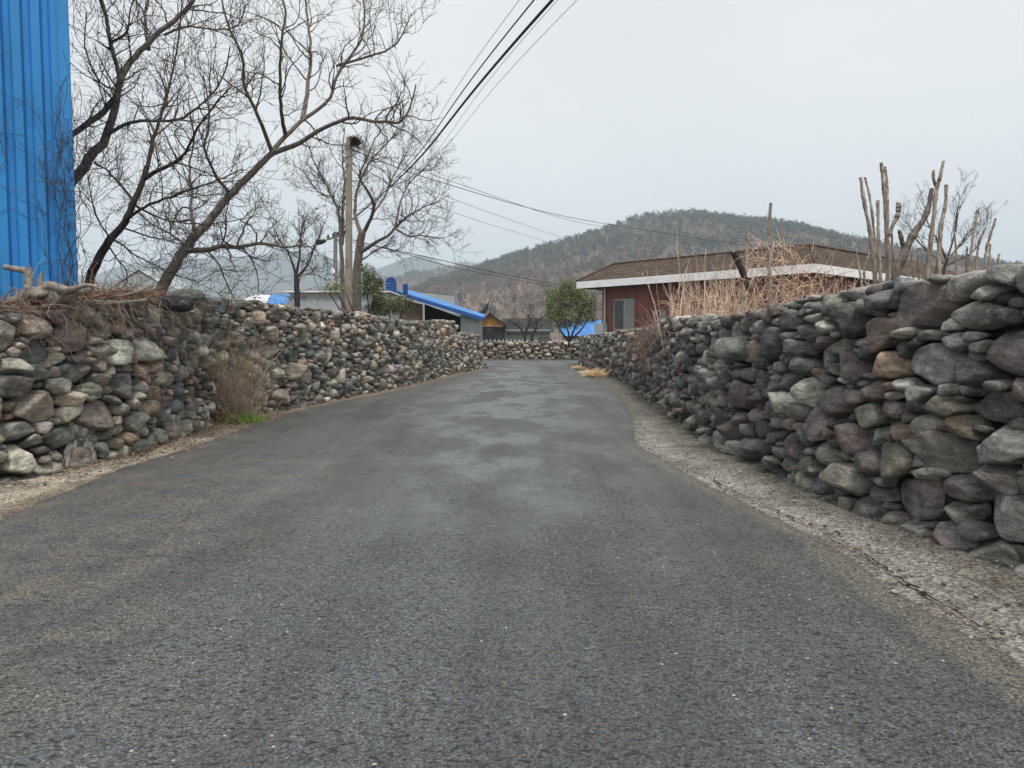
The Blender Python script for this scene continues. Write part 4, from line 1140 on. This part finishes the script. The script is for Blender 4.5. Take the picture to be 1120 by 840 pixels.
# roof aerial
p = at(652, 296, 40.5); an = empty('roof_aerial', p - [0, 0, .4], 'thin metal television aerial on the left end of the brick house roof', 'aerial')
MB().tube([p - [0, 0, .5], p + [0, 0, .75]], .02, 6).build('mast', M['greypole'], an)
ab = MB()
for k in range(4): ab.tube([p + [-.35 + .02 * k, -.1, .72 - .15 * k], p + [.35 - .05 * k, .1, .72 - .15 * k]], .014, 5)
ab.build('aerial_rods', M['greypole'], an)

# ------------------------------------------------------------------ left houses behind the wall
# house with bright blue gable roof
Yb = 38.0
ap = at(437, 319, Yb); er = at(529, 347, Yb); hw = er[0] - ap[0]; rise = ap[2] - er[2]
bh = empty('blue_roof_house', (ap[0], Yb, 0), 'low house with a bright blue sheet roof sloping down to the right', 'house')
zt, zb = ap[2], er[2]
rf = MB()
for sgn in (1, -1):
    q = [(0, -.5, zt), (sgn * hw, -.5, zb), (sgn * hw, 4, zb + .24), (0, 4, zt + .34)]
    th = [(x, y, z - .09) for x, y, z in q]
    fcs = [[0, 1, 2, 3], [7, 6, 5, 4], [0, 4, 5, 1], [1, 5, 6, 2], [2, 6, 7, 3]]
    rf.add(q + th, fcs if sgn < 0 else [f_[::-1] for f_ in fcs])
rf.build('roof', M['blue_roof'], bh, smooth=False, local=True)
vg = MB(); sl_ = math.atan2(rise, hw); ll = math.hypot(rise, hw)
for sgn in (1, -1):
    rot = Matrix.Rotation(sgn * sl_, 3, 'Y')
    vg.box((sgn * hw / 2, -.55, (zt + zb) / 2 - .12), (ll, .08, .16), np.array(rot))
vg.build('barge_board', M['blue_mid'], bh, smooth=False, local=True)
MB().add([(-.2, -.2, 0), (-3.9, -.2, 0), (-3.9, -.2, zb - .05), (-.2, -.2, zt - .35)], [[0, 1, 2, 3]]).build('clay_wall', M['browncl'], bh, smooth=False, local=True)
xa = at(463, 350, Yb)[0] - ap[0]; xb_ = at(504, 350, Yb)[0] - ap[0]; xc = at(524, 350, Yb)[0] - ap[0]
MB().add([(-.2, -.2, 0), (xa, -.2, 0), (xa, -.2, zt - .3 - rise * xa / hw), (-.2, -.2, zt - .3)], [[0, 1, 2, 3]]).build('clay_wall', M['browncl'], bh, smooth=False, local=True)
MB().add([(xa, .6, 0), (xb_, .6, 0), (xb_, .6, zb), (xa, .6, zt - .6)], [[0, 1, 2, 3]]).build('recess_shade', M['dark'], bh, smooth=False, local=True)  # near-black sheet, paints the shade inside the open bay
MB().box(((xb_ + xc) / 2, 2.0, (zb - .05) / 2 + .05), (xc - xb_, 4.4, zb + .05)).build('plaster_wall', M['palegreen'], bh, smooth=False, local=True)
# arched blue vent and post standing above the roof
p = at(428, 326, 37.2)
cwl = empty('arched_vent', p, 'deep blue arched roof vent standing left on the blue roof', 'roof vent')
m_ = MB(); wv = .24; pts = [(-wv, 0), (wv, 0)] + [(wv * math.cos(a), .78 + wv * math.sin(a)) for a in np.linspace(0, math.pi, 14)]
nn = len(pts); V = [(x, -.16, z) for x, z in pts] + [(x, .16, z) for x, z in pts]
m_.add(V, [list(range(nn)), ]).add(V, [list(range(2 * nn - 1, nn - 1, -1))]).add(V, [[i, (i + 1) % nn, nn + (i + 1) % nn, nn + i] for i in range(nn)])
m_.build('vent_body', M['blue_dark'], cwl, smooth=False, local=True)
lt = MB()
for k in range(5): lt.box((0, -.17, .12 + .15 * k), (.40, .02, .03))
lt.build('louvre', M['blue_roof'], cwl, smooth=False, local=True)
p = at(444, 321, 37.4); pst = MB()
tag(pst.box(p + [0, 0, .22], (.17, .17, .5)).box(p + [-.115, 0, .22], (.05, .16, .44)).build('roof_post', M['blue_dark'], loc=p, smooth=False), 'short blue post right of the arched vent on the blue roof', 'post')
# pale block behind
a, b_ = at(441, 318, 46), at(497, 324, 46)
sh_ = empty('pale_shed', ((a[0] + b_[0]) / 2, 46, 0), 'pale grey flat topped block behind the blue roof', 'building')
V = [(a[0], 46, 0), (b_[0], 46, 0), (b_[0], 46, b_[2]), (a[0], 46, a[2]), (a[0], 50, 0), (b_[0], 50, 0), (b_[0], 50, b_[2]), (a[0], 50, a[2])]
MB().add(V, [[0, 1, 2, 3], [1, 5, 6, 2], [4, 7, 6, 5], [0, 3, 7, 4]]).build('wall', M['offwhite'], sh_, smooth=False)
MB().add([(x, y, z + .006) for x, y, z in (V[3], V[2], V[6], V[7])], [[0, 1, 2, 3]]).build('roof', M['offwhite'], sh_, smooth=False)
# long pale wall / shed behind the pole, and white roof with a blue sheet
a, b_ = at(316, 320, 31), at(424, 322, 31)
ls = empty('long_shed', ((a[0] + b_[0]) / 2, 31, 0), 'long pale grey shed wall behind the concrete pole', 'shed')
MB().box(((a[0] + b_[0]) / 2, 32.5, a[2] / 2), (b_[0] - a[0], 3, a[2])).build('wall', M['offwhite'], ls, smooth=False)
MB().box(((a[0] + b_[0]) / 2, 32.5, a[2] + .035), (b_[0] - a[0] + .3, 3.3, .06)).build('roof', M['white'], ls, smooth=False)
a, b_ = at(255, 320, 22), at(345, 321, 22)
wh = empty('white_roof_shed', ((a[0] + b_[0]) / 2, 22, 0), 'low shed with white sloping roof and a blue sheet at its end', 'shed')
MB().box(((a[0] + b_[0]) / 2, 22.8, 1.05), (b_[0] - a[0] - .4, 2.6, 2.1)).build('wall', M['offwhite'], wh, smooth=False)
zz = a[2]
c_ = at(316, 333, 21)
MB().add([(a[0], 24, zz + .05), (at(300, 320, 24)[0], 24, zz + .05), (c_[0], 20.6, zz - .42), (a[0] + .3, 20.6, zz - .42)], [[0, 3, 2, 1]]).build('roof', M['white'], wh, smooth=False)
d0, d1 = at(297, 320, 23.9), at(318, 321, 23.9)
MB().add([(d0[0], 23.9, zz + .07), (d1[0], 23.9, zz + .07), (d1[0] + .9, 20.5, zz - .40), (d0[0] + .9, 20.5, zz - .40)], [[0, 3, 2, 1]]).build('blue_sheet', M['blue_roof'], wh, smooth=False)
# white gable far left seen through the branches
p = at(153, 320, 60); gb = empty('white_gable_house', p * [1, 1, 0], 'small far house with a white gable seen between the left tree trunks', 'house')
w_ = 1.9
MB().add([(p[0] - w_, 60, 0), (p[0] + w_, 60, 0), (p[0] + w_, 60, 5.7), (p[0], 60, 6.9), (p[0] - w_, 60, 5.7)], [[0, 1, 2, 3, 4]]).build('wall', M['offwhite'], gb, smooth=False)
rr_ = MB()
for s_ in (-1, 1):
    rr_.add([(p[0], 59.9, 7.0), (p[0] + s_ * 2.1, 59.9, 5.66), (p[0] + s_ * 2.1, 66, 5.66), (p[0], 66, 7.0)], [[0, 1, 2, 3]])
rr_.build('roof', M['offwhite'], gb, smooth=False)

# ------------------------------------------------------------------ far end: ochre gable house with curled eave, sheds, blue roof
Yk = 60
pk = at(536, 342, Yk); e0, e1 = at(522, 356, Yk), at(552, 356, Yk)
ok = empty('tiled_house', pk * [1, 1, 0], 'traditional tiled house with an ochre gable and a curled up roof corner', 'house')
MB().add([(e0[0], Yk, e0[2] - .05), (e1[0], Yk, e0[2] - .05), (e1[0] - .05, Yk, e0[2] + .12), (pk[0], Yk, pk[2] - .05), (e0[0] + .05, Yk, e0[2] + .12)], [[0, 1, 2, 3, 4]]).build('gable', M['yellow'], ok, smooth=False)
rt = MB()
for s_, e in ((-1, e0), (1, e1)):
    pr = [(pk[0] + (e[0] - pk[0]) * t * 1.08, pk[2] + .06 + (e[2] - pk[2]) * (t ** .8) * .95) for t in np.linspace(0, 1, 8)]
    V = [(x, Yk - .35, z) for x, z in pr] + [(x, Yk + 6, z + .05) for x, z in pr] + [(x, Yk - .35, z - .14) for x, z in pr]
    rt.add(V, [[i, i + 1, 9 + i, 8 + i] for i in range(7)]).add(V, [[i, 16 + i, 17 + i, 1 + i] for i in range(7)])
rt.build('gable_roof', M['darkwood'], ok, smooth=False)
MB().box(((e0[0] + e1[0]) / 2, Yk + 2.5, (e0[2] - .1) / 2), (e1[0] - e0[0], 4.9, e0[2] - .1)).build('wall', M['grey_tile'], ok, smooth=False)
cu = [at(x, y, 57.5) for x, y in ((505, 345), (515, 345.5), (524, 344), (530, 340), (534.5, 333))]
q = spline(cu, 24); tk = np.interp(np.linspace(0, 1, 24), [0, .6, .92, 1], [.12, .2, .26, .12])
V = np.vstack([q + np.stack([0 * tk, 0 * tk - .3, tk], -1), q + np.stack([0 * tk, 0 * tk - .3, -tk], -1), q + np.stack([0 * tk, 0 * tk + .3, tk], -1), q + np.stack([0 * tk, 0 * tk + .3, -tk], -1)])
fs = []
for i in range(23):
    fs += [[24 + i, 25 + i, 1 + i, i], [48 + i, 49 + i, 73 + i, 72 + i], [i, 1 + i, 49 + i, 48 + i], [72 + i, 73 + i, 25 + i, 24 + i]]
fs += [[23, 47, 95, 71], [0, 48, 72, 24]]
MB().add(V, fs).build('curled_eave', M['grey_tile'], ok, smooth=False)
# eave slope under the curl reaching behind the blue roof
MB().add([at(500, 345, 58), at(526, 347, 58), at(526, 352, 56.5), at(500, 352, 56.5)], [[0, 1, 2, 3]]).build('eave_roof', M['grey_tile'], ok, smooth=False)
# greenish shed beyond the low tree
p = at(565, 365, 63); gs = empty('green_shed', p * [1, 1, 0], 'low grey green shed behind the low fruit tree', 'shed')
a, b_ = at(553, 359, 63), at(602, 359, 63)
MB().box(((a[0] + b_[0]) / 2, 65, (a[2] - .1) / 2), (b_[0] - a[0], 4, a[2] - .1)).build('wall', M['palegreen'], gs, smooth=False)
MB().add([(a[0] - .3, 62.6, a[2] - .35), (b_[0] + .3, 62.6, a[2] - .35), (b_[0] + .3, 66, a[2] + .9), (a[0] - .3, 66, a[2] + .9)], [[0, 1, 2, 3]]).build('roof', M['grey_tile'], gs, smooth=False)
# white capped tile row on the low wall behind
a, b_ = at(523, 372, 58), at(640, 372, 58)
lw = empty('yard_wall', ((a[0] + b_[0]) / 2, 58, 0), 'low yard wall with a row of white cap tiles behind the far stone wall', 'wall')
MB().box(((a[0] + b_[0]) / 2, 58, .62), (b_[0] - a[0], .25, 1.24)).build('wall_body', M['core'], lw, smooth=False)
ct = MB()
for x in np.arange(a[0], b_[0], .32): ct.tube([(x, 57.78, 1.30), (x, 58.2, 1.34)], .075, 8)
ct.build('cap_tiles', M['offwhite'], lw)
a, b_ = at(588, 372, 56), at(604, 372, 56)
tag(MB().add([(a[0], 55.6, 1.28), (b_[0], 55.6, 1.28), (b_[0] - .1, 57, 1.62), (a[0] + .1, 57, 1.62), (a[0], 55.6, 1.2), (b_[0], 55.6, 1.2)], [[0, 1, 2, 3], [4, 5, 1, 0]]).box(((a[0] + b_[0]) / 2, 56.4, .6), (b_[0] - a[0] - .3, .9, 1.16)).build('lean_to', M['grey_tile'], loc=(a[0], 56, 0), smooth=False), 'small dark tiled lean to roof right of the low fruit tree', 'shed')
# blue roof on the right behind the evergreen
a, b_ = at(606, 354, 66), at(662, 352, 66)
br_ = empty('blue_roof_shed', ((a[0] + b_[0]) / 2, 66, 0), 'small house with a bright blue roof behind the evergreen tree', 'house')
MB().add([(a[0], 67.5, 3.05), (b_[0], 67.5, 3.15), (b_[0], 63.2, 1.72), (a[0] + .6, 63.2, 1.72)], [[0, 3, 2, 1]]).build('roof', M['blue_roof'], br_, smooth=False)
MB().box(((a[0] + b_[0]) / 2 + .3, 63.25, 1.62), (b_[0] - a[0] - .6, .2, .17)).build('eave_tiles', M['grey_tile'], br_, smooth=False)
MB().box(((a[0] + b_[0]) / 2 + .3, 65.5, .76), (b_[0] - a[0] - 1, 4, 1.5)).build('wall', M['offwhite'], br_, smooth=False)

# ------------------------------------------------------------------ evergreen tree and leafy shrubs
def leafy(name, centre, blobs, n, size, colf, trunkpts, label, cat, seed, r0=.12):
    r = np.random.default_rng(seed)
    root = empty(name, centre * [1, 1, 0], label, cat)
    cr_ = MB()
    for (px, py, Y, rx, rz_) in blobs:
        c = at(px, py, Y)
        # leaf clumps through the volume
        k = int(n * rx * rx * rz_)
        for _ in range(max(6, k // 14)):
            d = r.normal(size=3); d /= np.linalg.norm(d)
            q = c + d * np.array([rx, rx, rz_]) * r.random() ** .35
            cc = colf(r)
            for _ in range(14):
                leaf(cr_, q + r.normal(0, size * 1.7, 3), size * r.uniform(.6, 1.3), cc * r.uniform(.7, 1.35), r, 1.2)
    cr_.build('crown', M['leaf'], root, smooth=False)
    tk_ = MB()
    for pts in trunkpts:
        q = spline(pts, 12); tk_.tube(q, np.linspace(r0, r0 * .4, 12), 7)
    tk_.build('trunk', M['barkd'], root)
    return root
def ever(r): return np.array([.15, .19, .05]) * r.uniform(.5, 1.5) if r.random() < .75 else np.array([.24, .19, .11]) * r.uniform(.6, 1.2)
Ye = 50
leafy('evergreen_tree', at(622, 365, Ye), [(612, 330, Ye, 1.0, .95), (626, 322, Ye + .3, 1.05, .85), (636, 330, Ye, .95, .9), (622, 313, Ye, .62, .5), (603, 338, Ye - .3, .55, .6), (646, 338, Ye, .55, .8), (616, 346, Ye - .4, .85, .6), (632, 345, Ye, .6, .5), (606, 347, Ye - .3, .6, .5), (645, 347, Ye, .5, .45), (612, 356, Ye - .3, .6, .4), (617, 309, Ye, .35, .35), (623, 353, Ye, .95, .42), (650, 328, Ye, .3, .4), (605, 322, Ye, .5, .5)],
      3000, .062, ever, [P([(622, 380), (622, 366), (618, 352), (613, 335)], Ye), P([(623, 374), (628, 360), (634, 346), (638, 334)], Ye), P([(621, 372), (612, 360), (604, 346)], Ye), P([(624, 372), (636, 360), (645, 345)], Ye)],
      'round olive green evergreen tree left of the brick house', 'tree', 81, .075)
def ivy(r): return np.array([.15, .19, .08]) * r.uniform(.5, 1.5) if r.random() < .75 else np.array([.2, .2, .08]) * r.uniform(.6, 1.2)
Yv = 24.5
leafy('leafy_shrub', at(408, 350, Yv), [(402, 300, Yv, .28, .3), (408, 312, Yv, .3, .3), (413, 322, Yv, .25, .25), (400, 315, Yv, .2, .35), (416, 306, Yv, .16, .16)], 42000, .035, ivy,
      [P([(404, 360), (403, 335), (401, 315), (404, 300)], Yv), P([(404, 345), (410, 325), (414, 308)], Yv)], 'sparse green leafy shrub rising above the left wall right of the pole', 'shrub', 82, .03)
leafy('leafy_shrub', at(436, 360, Yv + .6), [(424, 334, Yv + .6, .5, .3), (440, 332, Yv + .6, .35, .25), (412, 338, Yv + .6, .4, .35), (450, 334, Yv + .6, .2, .15)], 20000, .04, ivy,
      [P([(428, 370), (426, 345), (422, 334)], Yv + .6), P([(434, 365), (440, 340), (446, 330)], Yv + .6)], 'low dense green bush on the left wall under the blue roof', 'shrub', 83, .03)
leafy('leafy_shrub', at(366, 345, 19.5), [(364, 314, 19.5, .22, .16), (370, 318, 19.5, .2, .12), (358, 320, 19.5, .14, .1)], 40000, .025, lambda r: np.array([.2, .23, .07]) * r.uniform(.5, 1.4),
      [P([(384, 350), (374, 330), (366, 316)], 19.5), P([(378, 350), (370, 336), (360, 320)], 19.5), P([(392, 352), (384, 335), (379, 322)], 19.5)], 'small yellow green sprig shrub left of the concrete pole', 'shrub', 84, .025)

# ------------------------------------------------------------------ utility poles, nest, cables
Yp = 23.0
b0 = at(380, 330, Yp); top = at(382, 150, Yp); pz = top[2]
pole = empty('utility_pole', (b0[0], Yp, 0), 'tall pale concrete utility pole with a nest near its top', 'utility pole')
MB().tube(np.linspace((b0[0] - .01, Yp, 0), (top[0], Yp, pz), 14), np.linspace(.135, .085, 14), 16).build('shaft', M['concpole'], pole)
for py in (163, 172, 181): c = at(381.5, py, Yp); MB().tube([c - [0, 0, .025], c + [0, 0, .025]], .098, 14).build('steel_band', M['greypole'], pole)
for k, py in enumerate(range(196, 300, 16)): c = at(381, py, Yp); s_ = 1 if k % 2 else -1; MB().tube([c, c + [s_ * .24, 0, .0]], .009, 5).build('step_bolt', M['greypole'], pole)
c = at(384, 160, Yp); MB().tube([c, c + [.12, -.05, .02]], .02, 6).build('bracket', M['greypole'], pole)
c = at(383.5, 166, Yp); MB().tube([c, c + [.18, -.05, -.14]], .014, 5).build('bracket', M['greypole'], pole)
nc = at(389, 155, Yp - .05); r = np.random.default_rng(9); ns = MB()
v, f = ICO[3]; ns.add(v * [.125, .12, .10] * (1 + .12 * np.sin(v @ r.normal(size=3) * 6))[:, None] + nc, f)
for _ in range(260):
    d = r.normal(size=3); d /= np.linalg.norm(d); k = wander(nc + d * [.12, .12, .09], np.cross(d, r.normal(size=3)) + d * .25, r.uniform(.08, .22), 4, r, .2)
    ns.tube(k, .005, 3, cap=False)
tag(ns.build('bird_nest', M['nest'], loc=nc), 'dark round twig nest stuck to the concrete pole near its top', 'nest')

Y2 = 36.0
t2 = at(367, 254, Y2); b2 = at(365, 330, Y2)
p2 = empty('utility_pole', (b2[0], Y2, 0), 'thin grey utility pole with white bands left of the concrete pole', 'utility pole')
MB().tube(np.linspace((b2[0], Y2, 0), t2, 10), np.linspace(.13, .085, 10), 14).build('shaft', M['greypole'], p2)
for y_a, y_b in ((294, 299), (303, 310)):
    a, b_ = at(365, y_a, Y2), at(365, y_b, Y2); MB().tube([a, b_], .128, 14).build('white_band', M['white'], p2)
a = at(358, 262, Y2); b_ = at(377, 256, Y2)
MB().tube([a, b_], .05, 6).build('crossarm', M['greypole'], p2)
for t in np.linspace(.05, .95, 4): c = a + (b_ - a) * t; MB().tube([c, c + [0, 0, .1], c + [0, 0, .22]], [.04, .06, .035], 8).build('insulator', M['cable'], p2)
c = at(351, 265.5, Y2); q = at(362, 260, Y2)
MB().tube(np.linspace(c - [.25, 0, .02], c + [.25, 0, .1], 6), [.05, .1, .11, .11, .1, .05], 10).tube([c, q], .025, 5).build('splice_case', M['cable'], p2)

def cable(pts, rad, label, mat='cable', n=60, sag=0.0, grp='overhead cables'):
    q = spline(pts, n)
    q[:, 2] -= sag * 4 * np.linspace(0, 1, n) * (1 - np.linspace(0, 1, n))
    o = MB().tube(q, rad, 6).build('overhead_cable', M[mat], loc=q[0]); tag(o, label, 'cable', grp)
# bundle from the banded pole passing overhead
def over(px_top, rad, y_at_455, label, mat, Ynear=12.0, dz=0):
    a = at(368, 256 + dz, Y2)
    # chosen so that the cable leaves the frame at (px_top, 0)
    m = at(px_top, 0, Ynear)
    d = (m - a); e = a + d * (48.0 / 24.0); e[2] = m[2] + (m[2] - a[2]) * .9
    mid = at(*y_at_455, 24.5)
    cable([a, mid, m, e], rad, label, mat)
over(604, .026, (449, 183), 'thickest black overhead cable rising to the top edge', 'cable')
over(584, .013, (447, 180), 'black overhead cable with a small joint, just left of the thickest one', 'cable')
over(568, .0045, (448, 174), 'faint thin wire, leftmost of the rising overhead lines', 'cablep')
over(610, .0045, (459, 185), 'faint thin wire hugging the right side of the thickest cable', 'cablep')
over(631, .0045, (469, 178), 'faint thin wire, rightmost of the rising overhead lines', 'cablep')
# lines crossing to the right behind the house
pt = at(383, 158, Yp)
cable([pt, at(470, 190, 30), at(620, 240, 48), at(690, 252, 62), at(760, 262, 80), at(900, 268, 120)], .013, 'upper thin line running right from the concrete pole over the hill', 'cablep')
cable([at(383, 163, Yp), at(478, 198, 30), at(610, 235, 44), at(720, 254, 55), at(800, 266, 60), at(862, 272, 64), at(960, 277, 72)], .016, 'dark line running right from the concrete pole to the house roof', 'cable')
cable([at(383, 170, Yp), at(480, 212, 36), at(600, 255, 60), at(690, 285, 80)], .012, 'third line below the upper pair, fading over the hill', 'cablep')
cable([at(383, 178, Yp), at(490, 230, 36), at(590, 262, 60), at(680, 290, 80)], .011, 'lowest faint line running right from the concrete pole', 'cablep')
cable([at(368, 258, Y2), at(425, 272, 39), at(480, 284, 43), at(545, 299, 48), at(610, 311, 52), at(660, 318, 55)], .022, 'upper of two dark cables sagging low across the far hills', 'cable')
cable([at(368, 262, Y2), at(430, 274, 39), at(490, 291, 43), at(560, 305, 48), at(620, 316, 53), at(660, 322, 56)], .017, 'lower of two dark cables sagging low across the far hills', 'cable')

# ------------------------------------------------------------------ hills and forest
def hill(name, sky, Yr, Yf, pal, seed, trees=0, tsize=6, colf=None, nx=220, ny=50, rough=.05):
    pxs = np.array([p[0] for p in sky]); pys = np.array([p[1] for p in sky])
    off = tsize * .75 if trees else 0
    def zr(X):
        px = 560 + F * X / Yr
        return np.maximum(CAMH + (370 - np.interp(px, pxs, pys)) / F * Yr - off, .0)
    X = np.linspace((pxs[0] - 560) / F * Yr, (pxs[-1] - 560) / F * Yr, nx)
    vs = np.concatenate([np.linspace(0, 1, ny), np.linspace(1.04, 1.7, 14)])
    def H(x, v):
        base = zr(x)
        s = v ** 1.15 if v <= 1 else max(0, 1 - ((v - 1) / .7) ** 1.5)
        n = fnoise(x / (Yr * .09), v * 5, seed, 5)
        return base * s + base * rough * 2.2 * n * min(1, v * 2) * (1 - v if v < 1 else .3) - 1.0 * (v <= 0)
    V = []; Cc = []
    for v in vs:
        y = Yf + (Yr - Yf) * v
        for x in X:
            V.append((x, y, H(x, v))); Cc.append(colf(x, y, v))
    idx = np.arange(len(V)).reshape(len(vs), nx)
    Fq = np.stack([idx[:-1, :-1], idx[:-1, 1:], idx[1:, 1:], idx[1:, :-1]], -1).reshape(-1, 4)
    tag(MB().add(V, Fq, np.array(Cc)).build(name, M['hill']), kind='structure')
    if trees:
        r = np.random.default_rng(seed); B = []; K = []
        for _ in range(trees):
            v = r.random() ** .7 * 1.02; x = r.uniform(X[0], X[-1]); 
            if zr(x) < 4: continue
            y = Yf + (Yr - Yf) * v; z = H(x, v)
            pine = colf(x, y, v, True) > r.random()
            h = tsize * r.uniform(.6, 1.35)
            if pine: c = np.array([.055, .072, .055]) * r.uniform(.8, 1.25); w_ = h * .32
            else: c = np.array([.175, .137, .116]) * r.uniform(.8, 1.2); w_ = h * .26
            m = 26
            d = r.normal(size=(m, 3)); d /= np.linalg.norm(d, axis=1, keepdims=True)
            q = d * np.array([w_, w_, h * .42]) * (r.random((m, 1)) ** .4) + np.array([x, y, z + h * .55])
            s_ = h * (.13 if pine else .10)
            t3 = q[:, None] + r.normal(0, 1, (m, 3, 3)) * s_ * (np.array([.7, .7, .9]) if pine else np.array([.45, .45, 1.1]))
            B.append(t3.reshape(-1, 3)); K.append(np.tile(c, (m * 3, 1)) * np.repeat(r.uniform(.82, 1.18, (m, 1)), 3, 0))
        Bv = np.vstack(B)
        tag(MB().add(Bv, np.arange(len(Bv)).reshape(-1, 3), np.vstack(K)).build('hill_forest', M['forest'], smooth=False), 'bare brown and dark pine woods covering the ' + {'near_hill': 'near hill', 'middle_hill': 'middle hill'}[name], 'woods', kind='stuff')

def col_main(x, y, v, pine=False):
    n = fnoise(x / 70, y / 60, 1.7, 4)
    if pine: return min(.95, max(.04, (v - .32) * 1.4 + n * .75))
    c = np.array([.15, .12, .098]) * (1 + .3 * n)
    px = 560 + F * x / 700
    # cleared pale slope on the lower left flank
    u = (x + 20 - (v - .3) * 160) / 16
    return c + np.array([.10, .065, .035]) * math.exp(-u * u) * (.15 < v < .62)
hill('near_hill', [(380, 352), (430, 330), (470, 309), (505, 296), (534, 287), (552, 280), (571, 274), (601, 267), (627, 259), (665, 248), (695, 237), (717, 233), (740, 231), (770, 233), (796, 237), (834, 240), (860, 244), (881, 250), (900, 257), (923, 263), (946, 268), (1000, 284), (1080, 304), (1180, 330), (1300, 362)],
     720, 230, None, 3, 19000, 5.6, col_main, rough=.07)
def col_mid(x, y, v, pine=False):
    n = fnoise(x / 110, y / 90, 4.1, 4)
    if pine: return min(.9, max(.05, (v - .5) * 1.2 + n * .9))
    return np.array([.16, .125, .1]) * (1 + .35 * n)
hill('middle_hill', [(180, 352), (260, 330), (330, 318), (390, 311), (437, 302), (456, 296), (475, 296), (500, 289), (510, 288), (525, 290), (545, 292), (600, 300), (700, 330), (800, 360)],
     1050, 480, None, 5, 8000, 7, col_mid)
def col_far(x, y, v, pine=False):
    return np.array([.07, .085, .08]) * (1 + .35 * fnoise(x / 200, y / 150, 9, 4))
hill('far_mountain', [(-400, 330), (-200, 318), (0, 312), (60, 306), (110, 300), (133, 292), (160, 287), (183, 283), (215, 284), (240, 280), (280, 282), (330, 276), (360, 280), (395, 299), (420, 293), (440, 286), (458, 281), (466, 282), (480, 287), (500, 294), (540, 300), (620, 305), (700, 310), (800, 320), (950, 330), (1150, 335), (1400, 340)],
     2100, 1400, None, 7, 0, 0, col_far, 300, 40)

# ------------------------------------------------------------------ air
hz = MB().box((0, 2400, 208), (8600, 5600, 420)).build('haze', None or bpy.data.materials.new('haze_air'), smooth=False)
tag(hz, 'pale haze in the air', 'haze', kind='stuff')
hm = hz.data.materials[0]; hm.use_nodes = True; ht = hm.node_tree; ht.nodes.clear()
ho = ht.nodes.new('ShaderNodeOutputMaterial'); pv = ht.nodes.new('ShaderNodeVolumePrincipled')
pv.inputs['Color'].default_value = (.78, .895, .99, 1); pv.inputs['Density'].default_value = .00043; pv.inputs['Anisotropy'].default_value = 0.0
ht.links.new(pv.outputs[0], ho.inputs['Volume'])
